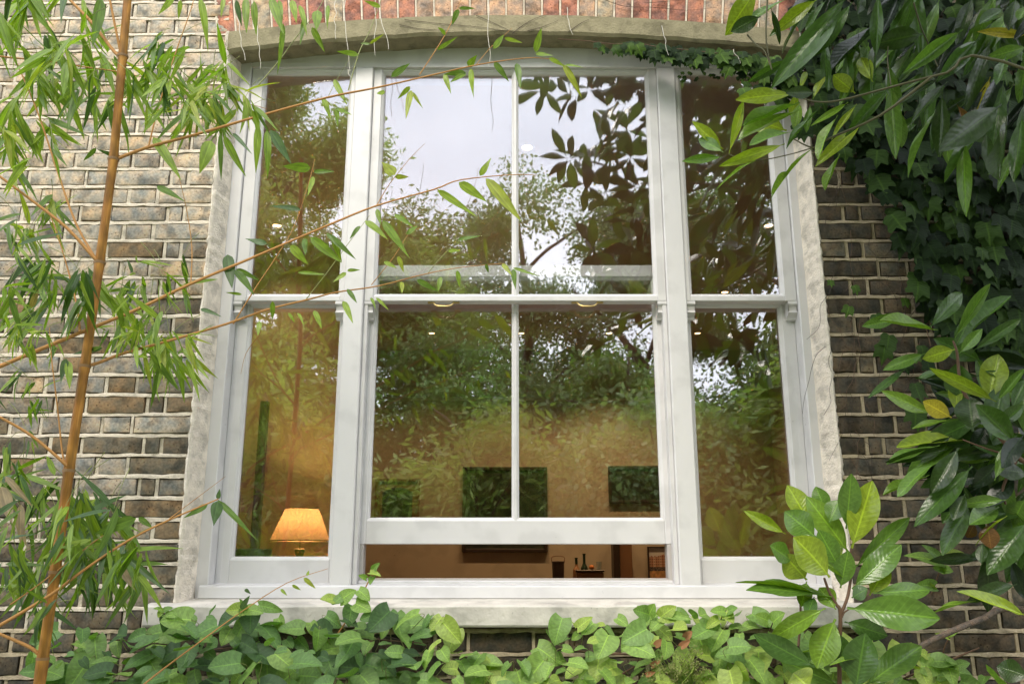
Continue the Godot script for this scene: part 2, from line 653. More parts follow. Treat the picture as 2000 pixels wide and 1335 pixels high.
func house_wall() -> void:
	var w := thing("brick_house_wall", "old London stock brick wall of the house round the white sash window", "wall")
	# the body of the wall, its face the mortar that stands back between the bricks
	var front := -0.009
	var back := -0.34
	var st := begin()
	box(st, Vector3(-6, 0, back), Vector3(-1.2, 7, front))
	box(st, Vector3(-1.2, 3.36, back), Vector3(1.19, 7, front))
	obj("mortar", st, M.joint, w)
	var s2 := begin()
	box(s2, Vector3(1.19, 0, back), Vector3(6, 7, front))
	box(s2, Vector3(-1.2, 0, back), Vector3(1.19, 1.0, front))
	obj("mortar", s2, M.joint, w)
	# bricks in Flemish bond
	var shapes := {}
	for k in ["stretcher", "header", "closer"]:
		shapes[k] = []
		var l: float = {"stretcher": 0.213, "header": 0.099, "closer": 0.05}[k]
		for i in 7: shapes[k].append(brick_shape(l, 0.059, 100 + i + int(l * 1000)))
	var tonal := noise(0.8, 2, 71)
	var list := []
	var beds := []
	var upright := []
	var y0 := 2.415 - 40.0 * COURSE
	var lines := noise(0.7, 2, 77)
	for c in 66:
		var y := y0 + (c + 0.5) * COURSE
		if y < 0.05 or y > 4.9: continue
		for side in [-1, 1]:
			var edge: float = 1.199 if side < 0 else 1.187
			var x := edge
			var turn := posmod(c, 2)
			var first := true
			beds.append([side, edge, 3.32, y + COURSE * 0.5])
			while x < 3.3:
				var k := "stretcher" if turn == 0 else "header"
				if first and posmod(c, 2) == 1: k = "header"
				elif x > edge and x < edge + 0.13 and posmod(c, 2) == 1: k = "closer"
				first = false
				var l: float = {"stretcher": 0.213, "header": 0.099, "closer": 0.05}[k]
				if k != "closer": turn = 1 - turn
				list.append([side * (x + l * 0.5), y, k])
				upright.append([side * (x + l + 0.0072), y])
				x += l + 0.0145 + rf(-0.002, 0.003)
		# the courses under the sill and over the arch
		if y < 0.93 or y > 3.72:
			var x := -1.185 + (0.0 if c % 2 == 0 else -0.055)
			var turn := c % 2
			beds.append([1, -1.199, 1.187, y + COURSE * 0.5])
			while x < 1.15:
				var k := "stretcher" if turn == 0 else "header"
				var l: float = {"stretcher": 0.213, "header": 0.099}[k]
				turn = 1 - turn
				list.append([x + l * 0.5, y, k])
				upright.append([x + l + 0.0072, y])
				x += l + 0.0145 + rf(-0.002, 0.002)
	# the pointing: an uneven bead in every bed joint and upright joint, weathered back from the bricks
	var pale := begin()
	var dull := begin()
	var pn := noise(5.0, 3, 79)
	for b in beds:
		var n := int((b[2] - b[1]) / 0.03)
		var last := []
		for i in n + 1:
			var x: float = b[0] * lerpf(b[1], b[2], float(i) / n)
			var y: float = b[3] + 0.004 * lines.get_noise_2d(x * 1.2, b[3] * 8.0) + 0.0016 * pn.get_noise_2d(x * 2.0, b[3] * 40.0)
			var up: float = 0.0078 + 0.0055 * pn.get_noise_2d(x * 3.0, b[3] * 90.0)
			var dn: float = 0.0058 + 0.005 * pn.get_noise_2d(x * 3.0 + 7.0, b[3] * 70.0)
			var z: float = 0.0022 + 0.005 * pn.get_noise_2d(x * 2.5 + 3.0, b[3] * 50.0)
			var row := [Vector3(x, y + up + 0.001, -0.012), Vector3(x, y + up, z - 0.003), Vector3(x, y + up * 0.3, z), Vector3(x, y - dn, z + 0.001), Vector3(x, y - dn - 0.001, -0.012)]
			if i > 0:
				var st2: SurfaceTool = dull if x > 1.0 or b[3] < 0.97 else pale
				for k in 4:
					if b[0] > 0: quad(st2, last[k], row[k], row[k + 1], last[k + 1])
					else: quad(st2, row[k], last[k], last[k + 1], row[k + 1])
			last = row
	for u in upright:
		var x: float = u[0]
		var z: float = rf(-0.004, 0.002)
		var hw := rf(0.0045, 0.0072)
		var y: float = u[1] + 0.004 * lines.get_noise_2d(x * 1.2, u[1] * 8.0)
		var lean := rf(-0.003, 0.003)
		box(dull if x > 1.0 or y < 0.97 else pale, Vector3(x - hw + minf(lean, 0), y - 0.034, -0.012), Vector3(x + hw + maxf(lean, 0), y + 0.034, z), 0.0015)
	for i in range(-17, 17):
		var a := (i + 0.5) * 0.0755 / 8.9
		pale.append_from(boxed(Vector3(-0.0042, -0.11, -0.014), Vector3(0.0042, 0.11, 0.0025), 0.0015), 0, Transform3D(Basis(Vector3.BACK, -a + rf(-0.008, 0.008)), Vector3(sin(a) * 9.008, 3.415 - 8.9 + cos(a) * 9.008, rf(-0.002, 0.001))))
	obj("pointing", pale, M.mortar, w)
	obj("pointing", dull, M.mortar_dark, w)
	# those that show largest in the picture are pieces of their own
	var shown := []
	var rest := []
	for b in list:
		var inside: bool = absf(b[0]) < 1.74 + 0.118 * (b[1] - 0.79) + 0.1 and b[1] > 0.78 and b[1] < 3.55
		var covered: bool = b[0] > 1.45 and b[1] > 2.45 or absf(b[0]) < 1.18 or b[0] > 1.75 and b[1] > 2.1 or b[1] < 0.9
		(shown if inside and not covered and shown.size() < 298 else rest).append(b)
	var lumps := []
	for i in M.brick.size(): lumps.append(begin())
	for pass_no in 2:
		for b in (shown if pass_no == 0 else rest):
			var x: float = b[0]
			var y: float = b[1] + 0.004 * lines.get_noise_2d(b[0] * 1.2, b[1] * 8.0)
			var k: String = b[2]
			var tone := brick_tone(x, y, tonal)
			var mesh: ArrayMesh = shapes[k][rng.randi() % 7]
			var turn := Basis.from_euler(Vector3(rf(-0.03, 0.02), rf(-0.012, 0.012), rf(-0.012, 0.012)))
			if rng.randf() < 0.5: turn = turn * Basis(Vector3.BACK, PI)
			turn = turn * Basis.from_scale(Vector3(rf(0.98, 1.01), rf(0.94, 1.06), 1))
			var xf := Transform3D(turn, Vector3(x, y, 0.0045 + rf(-0.003, 0.003)))
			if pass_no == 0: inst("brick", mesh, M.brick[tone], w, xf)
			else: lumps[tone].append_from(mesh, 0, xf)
	var mesh := ArrayMesh.new()
	for i in lumps.size():
		lumps[i].commit(mesh)
	var o := inst("brick", mesh, null, w)
	var n := 0
	for i in lumps.size():
		if n < mesh.get_surface_count(): mesh.surface_set_material(n, M.brick[i])
		n += 1
	o.set_meta("kind", "stuff")
	# the flat arch of red rubbers: a ring of voussoirs
	var ring := Node3D.new()
	ring.name = "brick_arch"
	w.add_child(ring)
	var rr := 8.9
	var step := 0.0755 / rr
	var mid_y := 3.415 - rr
	var vou := []
	for i in 5: vou.append(brick_shape(0.212, 0.067, 400 + i))
	for i in range(-16, 17):
		var a := i * step
		var p := Vector3(sin(a) * (rr + 0.108), mid_y + cos(a) * (rr + 0.108), 0.004 + rf(-0.002, 0.002))
		var tone := 4 if rng.randf() < 0.28 else rng.randi() % 4
		if absf(i) < 5 and rng.randf() < 0.4: tone = 2
		inst("brick", vou[rng.randi() % 5], M.red[tone], ring, Transform3D(Basis(Vector3.BACK, PI / 2 - a + rf(-0.006, 0.006)), p))
	# rendered band under the arch, soffit running back to the frame
	var sb := begin()
	var nb := noise(6.0, 3, 88)
	var steps := 48
	for i in steps:
		var xa := lerpf(-1.2, 1.188, float(i) / steps)
		var xb := lerpf(-1.2, 1.188, float(i + 1) / steps)
		var f := []
		for x in [xa, xb]:
			var wob := 0.006 * nb.get_noise_1d(x * 3.0)
			var top := arch(x, 3.417, 0.071) + 0.003 * nb.get_noise_1d(x * 9.0 + 50)
			var bot := arch(x, 3.328, 0.076) + wob
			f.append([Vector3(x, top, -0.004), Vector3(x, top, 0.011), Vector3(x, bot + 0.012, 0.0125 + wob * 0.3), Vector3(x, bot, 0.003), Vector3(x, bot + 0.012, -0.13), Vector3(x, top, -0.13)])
		for k in 5:
			quad(sb, f[0][k], f[1][k], f[1][k + 1], f[0][k + 1])
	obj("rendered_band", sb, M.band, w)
	# plastered reveals, splayed, their arris lapping raggedly over the brick face
	for side in [-1.0, 1.0]:
		var face: float = 1.192 if side < 0 else 1.181
		var sr := begin()
		var rows := 130
		var prev := []
		for j in rows + 1:
			var y := lerpf(1.03, 3.34, float(j) / rows)
			var rag := 0.006 + 0.011 * absf(nb.get_noise_2d(y * 7.0, side * 9)) + 0.006 * nb.get_noise_1d(y * 31.0)
			var wob := 0.004 * nb.get_noise_2d(y * 5.0, 4.0 + side)
			var row := []
			for q in [[face + rag + 0.012, -0.006], [face + rag, 0.0085], [face + 0.004 + wob, 0.0135], [face - 0.004 + wob, 0.006], [face - 0.014 + wob, -0.04], [face - 0.024 + wob * 0.5, -0.088], [face - 0.026, -0.14]]:
				row.append(Vector3(side * q[0], y, q[1]))
			if j > 0:
				for k in row.size() - 1:
					if side > 0: quad(sr, prev[k + 1], row[k + 1], row[k], prev[k])
					else: quad(sr, prev[k], row[k], row[k + 1], prev[k + 1])
			prev = row
		obj("plaster_reveal", sr, M.reveal, w)
	# painted stone sill with a worn nosing
	var ss := begin()
	var xs := 40
	var old := []
	for i in xs + 1:
		var x := lerpf(-1.283, 1.259, float(i) / xs)
		var e := 0.0025 * nb.get_noise_1d(x * 8.0)
		var row := [Vector3(x, 1.078, -0.16), Vector3(x, 1.066 + e * 0.4, -0.03), Vector3(x, 1.055 + e, 0.054), Vector3(x, 1.049 + e, 0.06 + e * 0.4), Vector3(x, 0.99, 0.061 + e * 0.5), Vector3(x, 0.983, 0.056), Vector3(x, 0.985, -0.16)]
		if i > 0:
			for k in row.size() - 1: quad(ss, old[k], row[k], row[k + 1], old[k + 1])
		else:
			for k in range(1, row.size() - 1): tri(ss, row[0], row[k], row[k + 1])
		if i == xs:
			for k in range(1, row.size() - 1): tri(ss, row[0], row[k + 1], row[k])
		old = row
	obj("stone_sill", ss, M.stone, w)


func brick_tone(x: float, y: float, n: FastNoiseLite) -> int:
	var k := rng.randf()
	if x > 1.0:  # right wall: soot, plus shade of the overhanging leaves, in the tone
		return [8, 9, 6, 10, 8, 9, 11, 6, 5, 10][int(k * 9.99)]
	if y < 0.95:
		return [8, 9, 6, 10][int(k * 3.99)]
	var up := clampf((y - 1.0) / 2.0 + 0.25 * n.get_noise_2d(x * 2.0, y * 2.0) + rf(-0.16, 0.16), 0, 1)  # left wall paler upwards: own tone, plus stronger light there put into colour
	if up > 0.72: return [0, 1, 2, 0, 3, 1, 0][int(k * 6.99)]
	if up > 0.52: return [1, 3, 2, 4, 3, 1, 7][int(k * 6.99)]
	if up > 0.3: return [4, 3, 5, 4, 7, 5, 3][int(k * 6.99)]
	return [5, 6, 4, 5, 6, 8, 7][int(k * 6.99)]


# ------------------------------------------------------------------ window

func sash(win: Node3D, called: String, x0: float, x1: float, y0: float, y1: float, z: float, sl: float, sr: float, rt: float, rb: float, bar: bool, horns: bool) -> Node3D:
	# stiles, rails, an inner moulding, the double pane; z is the outer face
	var s := Node3D.new()
	s.name = numbered(called, win)
	win.add_child(s)
	var d := 0.05
	inst("stile", boxed(Vector3(x0, y0, z - d), Vector3(x0 + sl, y1, z), 0.0025), M.white, s)
	inst("stile", boxed(Vector3(x1 - sr, y0, z - d), Vector3(x1, y1, z), 0.0025), M.white, s)
	inst("top_rail", boxed(Vector3(x0 + sl, y1 - rt, z - d), Vector3(x1 - sr, y1, z - 0.0012), 0.0025), M.white, s)
	inst("bottom_rail", boxed(Vector3(x0 + sl, y0, z - d), Vector3(x1 - sr, y0 + rb, z - 0.0012), 0.0025), M.white, s)
	var gx0 := x0 + sl
	var gx1 := x1 - sr
	var gy0 := y0 + rb
	var gy1 := y1 - rt
	# bead round the glass
	var st := begin()
	var bw := 0.011
	var c := [[Vector3(gx0, gy0, 0), Vector3(1, 1, 0)], [Vector3(gx0, gy1, 0), Vector3(1, -1, 0)], [Vector3(gx1, gy1, 0), Vector3(-1, -1, 0)], [Vector3(gx1, gy0, 0), Vector3(-1, 1, 0)]]
	for i in 4:
		var p: Vector3 = c[i][0]
		var q: Vector3 = c[(i + 1) % 4][0]
		var dp: Vector3 = c[i][1]
		var dq: Vector3 = c[(i + 1) % 4][1]
		var prof := [[0.0, -0.006], [0.003, -0.007], [0.009, -0.014], [bw, -0.019], [bw, -0.026]]
		for k in prof.size() - 1:
			var a0: Vector3 = p + dp * prof[k][0] + Vector3(0, 0, z + prof[k][1])
			var a1: Vector3 = q + dq * prof[k][0] + Vector3(0, 0, z + prof[k][1])
			var b0: Vector3 = p + dp * prof[k + 1][0] + Vector3(0, 0, z + prof[k + 1][1])
			var b1: Vector3 = q + dq * prof[k + 1][0] + Vector3(0, 0, z + prof[k + 1][1])
			quad(st, a0, a1, b1, b0)
	obj("bead", st, M.white, s)
	var mid := (x0 + sl + x1 - sr) * 0.5
	var lights := [[gx0 + 0.006, gx1 - 0.006]]
	if bar:
		lights = [[gx0 + 0.006, mid - 0.006], [mid + 0.006, gx1 - 0.006]]
		var sb := begin()
		var pr := [[-0.0145, -0.022], [-0.0135, -0.016], [-0.006, -0.0085], [-0.005, -0.004], [0.005, -0.004], [0.006, -0.0085], [0.0135, -0.016], [0.0145, -0.022], [0.0145, -0.045], [-0.0145, -0.045]]
		for k in pr.size():
			var a: Array = pr[k]
			var b: Array = pr[(k + 1) % pr.size()]
			quad(sb, Vector3(mid + a[0], gy0, z + a[1]), Vector3(mid + a[0], gy1, z + a[1]), Vector3(mid + b[0], gy1, z + b[1]), Vector3(mid + b[0], gy0, z + b[1]))
		obj("glazing_bar", sb, M.white, s)
	for l in lights:
		var sg := begin()
		box(sg, Vector3(l[0], gy0 + 0.004, -0.002), Vector3(l[1], gy1 - 0.004, 0.002))
		box(sg, Vector3(l[0], gy0 + 0.004, -0.016), Vector3(l[1], gy1 - 0.004, -0.012))
		var both := sg.commit()
		var sc := begin()
		var cz := -0.0035
		quad(sc, Vector3(l[0], gy0 + 0.004, cz), Vector3(l[0], gy1 - 0.004, cz), Vector3(l[1], gy1 - 0.004, cz), Vector3(l[1], gy0 + 0.004, cz))
		sc.commit(both)
		both.surface_set_material(0, M.glass)
		both.surface_set_material(1, M.mirror_layer)
		var g := inst("pane", both, null, s)
		g.position.z = z - 0.024
		g.rotation = Vector3(rf(-0.0015, 0.0015), rf(-0.002, 0.002), 0)
	if horns:
		for side in [-1, 1]:
			var sh := begin()
			var x: float = x0 if side < 0 else x1
			var wd := 0.036
			var prof := [[-0.0, 0.0], [-0.0, -0.012], [-0.01, -0.02], [-0.014, -0.034], [-0.008, -0.045], [-0.02, -0.054], [-0.03, -0.06], [-0.034, -0.068], [-0.047, -0.07], [-0.047, 0.0]]
			var pts := []
			for q in prof: pts.append(Vector2(z - 0.001 + q[0], y0 + q[1]))
			var xa := minf(x, x - side * wd)
			var xb := maxf(x, x - side * wd)
			for k in pts.size():
				var a: Vector2 = pts[k]
				var b: Vector2 = pts[(k + 1) % pts.size()]
				quad(sh, Vector3(xb, a.y, a.x), Vector3(xb, b.y, b.x), Vector3(xa, b.y, b.x), Vector3(xa, a.y, a.x))
			for k in range(1, pts.size() - 1):
				for e in [[xb, false], [xa, true]]:
					var a := Vector3(e[0], pts[0].y, pts[0].x)
					var b := Vector3(e[0], pts[k].y, pts[k].x)
					var cc := Vector3(e[0], pts[k + 1].y, pts[k + 1].x)
					if e[1]: tri(sh, a, b, cc)
					else: tri(sh, a, cc, b)
			obj("horn", sh, M.white, s)
	return s


func window() -> void:
	var w := thing("sash_window", "white painted three-part sash window with its middle lower sash raised", "window")
	var fr := -0.10
	# frame: outside linings, arched head, mullions, timber sill, parting beads
	for s in [-1.0, 1.0]:
		var a: float = s * 1.2
		var b: float = s * 1.1235
		inst("frame_lining", boxed(Vector3(minf(a, b), 1.07, -0.25), Vector3(maxf(a, b), 3.36, fr), 0.003), M.white, w)
		a = s * 1.1232
		b = s * 1.1
		inst("pulley_stile", boxed(Vector3(minf(a, b), 1.07, -0.25), Vector3(maxf(a, b), 3.26, -0.1685), 0.002), M.white, w)
	var sh := begin()
	var n := 40
	for i in n:
		var xa := lerpf(-1.123, 1.123, float(i) / n)
		var xb := lerpf(-1.123, 1.123, float(i + 1) / n)
		var ya := arch(xa, 3.40, 0.07)
		var yb := arch(xb, 3.40, 0.07)
		quad(sh, Vector3(xa, 3.243, fr - 0.0015), Vector3(xa, ya, fr - 0.0015), Vector3(xb, yb, fr - 0.0015), Vector3(xb, 3.243, fr - 0.0015))
		quad(sh, Vector3(xa, 3.243, -0.25), Vector3(xa, 3.243, fr - 0.0015), Vector3(xb, 3.243, fr - 0.0015), Vector3(xb, 3.243, -0.25))
		quad(sh, Vector3(xb, 3.243, -0.25), Vector3(xb, yb, -0.25), Vector3(xa, ya, -0.25), Vector3(xa, 3.243, -0.25))
	obj("arched_head", sh, M.white, w)
	for s in [-1.0, 1.0]:
		var a: float = s * 0.603
		var b: float = s * 0.680
		inst("mullion", boxed(Vector3(minf(a, b), 1.1, -0.25), Vector3(maxf(a, b), 3.2425, fr + 0.001), 0.004), M.white, w)
	# timber sill with sloping top
	var st := begin()
	var pr := [[1.13, -0.26], [1.121, -0.14], [1.117, -0.092], [1.112, -0.084], [1.074, -0.078], [1.07, -0.084], [1.06, -0.26]]
	for k in pr.size():
		var p: Array = pr[k]
		var q: Array = pr[(k + 1) % pr.size()]
		quad(st, Vector3(-1.15, p[0], p[1]), Vector3(1.15, p[0], p[1]), Vector3(1.15, q[0], q[1]), Vector3(-1.15, q[0], q[1]))
	obj("timber_sill", st, M.white, w)
	# upper sashes
	sash(w, "upper_sash", -1.1225, -0.6805, 2.206, 3.262, -0.115, 0.049, 0.0175, 0.03, 0.0225, false, true)
	sash(w, "upper_sash", 0.6805, 1.1225, 2.206, 3.262, -0.115, 0.0175, 0.049, 0.03, 0.0225, false, true)
	var mid := sash(w, "upper_sash", -0.6025, 0.6025, 2.206, 3.262, -0.115, 0.036, 0.036, 0.03, 0.0225, true, true)
	# lower sashes: the side ones shut, the middle one raised
	sash(w, "lower_sash", -1.1225, -0.6805, 1.121, 2.232, -0.169, 0.049, 0.0175, 0.024, 0.088, false, false)
	sash(w, "lower_sash", 0.6805, 1.1225, 1.121, 2.232, -0.169, 0.0175, 0.049, 0.024, 0.088, false, false)
	sash(w, "lower_sash", -0.6025, 0.6025, 1.265, 2.376, -0.169, 0.036, 0.036, 0.05, 0.088, true, false)
	# the gap below the raised sash: weather strips
	for s in [-1.0, 1.0]:
		var a: float = s * 0.6028
		var b: float = s * 0.586
		inst("sash_guide", boxed(Vector3(minf(a, b), 1.119, -0.168), Vector3(maxf(a, b), 2.2, -0.12), 0.002), M.white, w)
		a = s * 0.6029
		b = s * 0.572
		inst("weather_strip", boxed(Vector3(minf(a, b), 1.1195, -0.23), Vector3(maxf(a, b), 1.2645, -0.17), 0.002), M.grey_strip, w)
	inst("sill_bead", boxed(Vector3(-0.586, 1.118, -0.185), Vector3(0.586, 1.1335, -0.15), 0.003), M.white, w)
	inst("sill_bead", boxed(Vector3(-0.6, 1.126, -0.245), Vector3(0.6, 1.1405, -0.186), 0.002), M.grey_strip, w)
	# brass pulls under the middle meeting rail
	for x in [-0.286, 0.288]:
		var sp := begin()
		var o := Vector3(x, 2.2065, -0.132)
		var pts := PackedVector3Array()
		for q in [[-0.046, 0.0], [-0.04, -0.008], [-0.033, -0.022], [-0.022, -0.031], [0.0, -0.033], [0.022, -0.031], [0.033, -0.022], [0.04, -0.008], [0.046, 0.0]]:
			pts.append(o + Vector3(q[0], q[1] * 0.7, q[1] * -0.55))
		tube(sp, smooth(pts, 3), [0.0038, 0.0038], 8)
		for e in [-1, 1]:
			box(sp, o + Vector3(e * 0.05 - 0.014, -0.006, -0.009), o + Vector3(e * 0.05 + 0.014, -0.0005, 0.009), 0.0025)
		obj("pull_handle", sp, M.brass, mid)
	# the sash lock on the raised sash, seen through the glass
	for x in [-0.28, 0.285]:
		inst("sash_stop", boxed(Vector3(x - 0.012, 2.229, -0.163), Vector3(x + 0.012, 2.24, -0.14), 0.002), M.white, w)


# ------------------------------------------------------------------ the room behind

func room() -> void:
	var zb := -5.8
	var zf := -0.341
	var xl := -2.15
	var xr := 2.7
	var yc := 3.4
	var yf := 0.3
	var side := func(called: String, lo: Vector3, hi: Vector3, m: Material) -> void:
		var o := inst(called, boxed(lo, hi), m, self)
		o.set_meta("kind", "structure")
		o.set_meta("label", "warm cream " + called.replace("_", " ") + " of the lit room behind the window")
	side.call("room_back_wall", Vector3(xl - 0.2, yf - 0.2, zb - 0.2), Vector3(xr + 0.2, yc + 0.2, zb), M.room)
	side.call("room_left_wall", Vector3(xl - 0.2, yf - 0.2, zb + 0.001), Vector3(xl, yc + 0.2, zf - 0.001), M.room)
	side.call("room_right_wall", Vector3(xr, yf - 0.2, zb + 0.001), Vector3(xr + 0.2, yc + 0.2, zf - 0.001), M.room)
	side.call("room_ceiling", Vector3(xl + 0.001, yc, zb + 0.001), Vector3(xr - 0.001, yc + 0.2, zf - 0.001), M.ceiling)
	side.call("room_floor", Vector3(xl + 0.001, yf - 0.2, zb + 0.001), Vector3(xr - 0.001, yf, zf - 0.001), M.floor)
	side.call("room_nib_wall", Vector3(xl + 0.001, yf + 0.001, -2.8), Vector3(-1.19, yc - 0.001, -2.6), M.room)
	# picture rail on the far wall
	var pr := inst("picture_rail", boxed(Vector3(xl, 2.84, zb), Vector3(xr, 2.885, zb + 0.03), 0.008), M.room, self)
	tag(pr, "plain moulded rail running along the back wall of the room", "rail", "", "structure")
	# recessed ceiling lights
	var spots := [[0.07, -1.14, "brightest, alone nearest the glass behind the upper middle sash"], [-1.6, -2.27, "in the left upper sash"], [1.72, -2.27, "high in the right upper sash"], [1.78, -3.75, "just above the right meeting rail"],
		[-1.7, -5.09, "at the right edge of the left lower sash"], [-0.81, -5.09, "top left in the middle lower sash"], [0.08, -5.09, "beside the glazing bar of the middle lower sash"], [0.95, -5.09, "top right in the middle lower sash"], [1.83, -5.09, "top left in the right lower sash"]]
	for s in spots:
		var t := thing("ceiling_spotlight", "small lit round ceiling spotlight seen " + s[2], "spotlight", Vector3(s[0], yc, s[1]), "ceiling spotlights in the room")
		var st := begin()
		lathe(st, [[0.026, 0.02], [0.028, -0.002], [0.034, -0.005], [0.039, -0.0005]])
		obj("trim", st, M.white, t)
		var sl := begin()
		lathe(sl, [[0.0, -0.0035], [0.0275, -0.003], [0.0275, 0.002]])
		obj("lens", sl, M.lens, t)
		var l := SpotLight3D.new()
		l.name = "beam"
		l.light_color = Color(1.0, 0.82, 0.6)
		l.light_energy = [0.3, 0.2, 0.25, 0.25, 0.35, 0.4, 0.7, 1.0, 0.45][spots.find(s)]
		l.light_size = 0.03
		l.spot_range = 12.0
		l.spot_angle = 55.0
		l.spot_angle_attenuation = 1.0
		l.spot_attenuation = 2.0
		l.shadow_enabled = true
		l.position = Vector3(0, -0.012, 0)
		l.rotation_degrees = Vector3(-90, 0, 0)
		t.add_child(l)


func picture(called: String, label: String, lo: Vector3, hi: Vector3, rim: float, frame: Material, art: Texture2D) -> void:
	var t := thing(called, label, "picture", Vector3((lo.x + hi.x) * 0.5, lo.y, lo.z))
	var w := hi.x - lo.x
	var h := hi.y - lo.y
	var st := begin()
	box(st, Vector3(-w / 2, 0, 0), Vector3(-w / 2 + rim, h, 0.035), 0.004)
	box(st, Vector3(w / 2 - rim, 0, 0), Vector3(w / 2, h, 0.035), 0.004)
	box(st, Vector3(-w / 2 + rim, 0, 0), Vector3(w / 2 - rim, rim, 0.034), 0.004)
	box(st, Vector3(-w / 2 + rim, h - rim, 0), Vector3(w / 2 - rim, h, 0.034), 0.004)
	obj("frame", st, frame, t)
	var m := std(Color(1, 1, 1), 0.5)
	m.albedo_texture = art
	var sc := SurfaceTool.new()
	sc.begin(Mesh.PRIMITIVE_TRIANGLES)
	var a := [Vector3(-w / 2 + rim, rim, 0.018), Vector3(-w / 2 + rim, h - rim, 0.018), Vector3(w / 2 - rim, h - rim, 0.018), Vector3(w / 2 - rim, rim, 0.018)]
	var uv := [Vector2(0, 1), Vector2(0, 0), Vector2(1, 0), Vector2(1, 1)]
	for k in [0, 1, 2, 0, 2, 3]:
		sc.set_normal(Vector3(0, 0, 1))
		sc.set_uv(uv[k])
		sc.add_vertex(a[k])
	obj("canvas", sc, m, t)


func art(kind: int) -> ImageTexture:
	var im := Image.create(128, 128, false, Image.FORMAT_RGB8)
	var n := noise(0.04, 4, 60 + kind)
	var b := noise(0.11, 3, 80 + kind)
	for y in 128:
		for x in 128:
			var k := n.get_noise_2d(x, y)
			var q := b.get_noise_2d(x, y)
			var c := Color(0.1, 0.14, 0.1)
			if kind == 0:      # dark landscape
				c = Color(0.10, 0.13, 0.10).lerp(Color(0.22, 0.22, 0.15), clampf(0.5 + k + 0.4 * q, 0, 1))
			elif kind == 1:    # small dark picture with an arched top inside a pale mount
				var px := absf(x - 64) / 64.0
				var inside := px < 0.78 and y > 18 + 26 * px * px
				c = Color(0.12, 0.13, 0.09).lerp(Color(0.2, 0.18, 0.1), clampf(0.5 + k, 0, 1)) if inside else Color(0.5, 0.38, 0.24)
			elif kind == 2:    # harbour town: pale sky, a row of ochre fronts, boats, warm water
				var roof := 34 - 12 * x / 128.0 + 8 * b.get_noise_2d(floorf(x / 9.0) * 40.0, 3)
				if y < roof: c = Color(0.78, 0.76, 0.74)
				elif y < 72:
					var f := floorf(x / 11.0)
					c = Color(0.78, 0.66, 0.56).lerp(Color(0.66, 0.46, 0.36), 0.5 + 0.5 * sin(f * 2.3))
					if posmod(x, 11) in [3, 4, 7, 8] and posmod(y, 10) < 5: c = Color(0.26, 0.16, 0.12)
				elif y < 86: c = Color(0.2, 0.2, 0.22).lerp(Color(0.5, 0.42, 0.36), clampf(0.5 + 1.4 * q, 0, 1))
				else: c = Color(0.6, 0.47, 0.3).lerp(Color(0.8, 0.6, 0.38), clampf(0.5 + 1.2 * k, 0, 1))
			im.set_pixel(x, y, c)
	return tex(im)


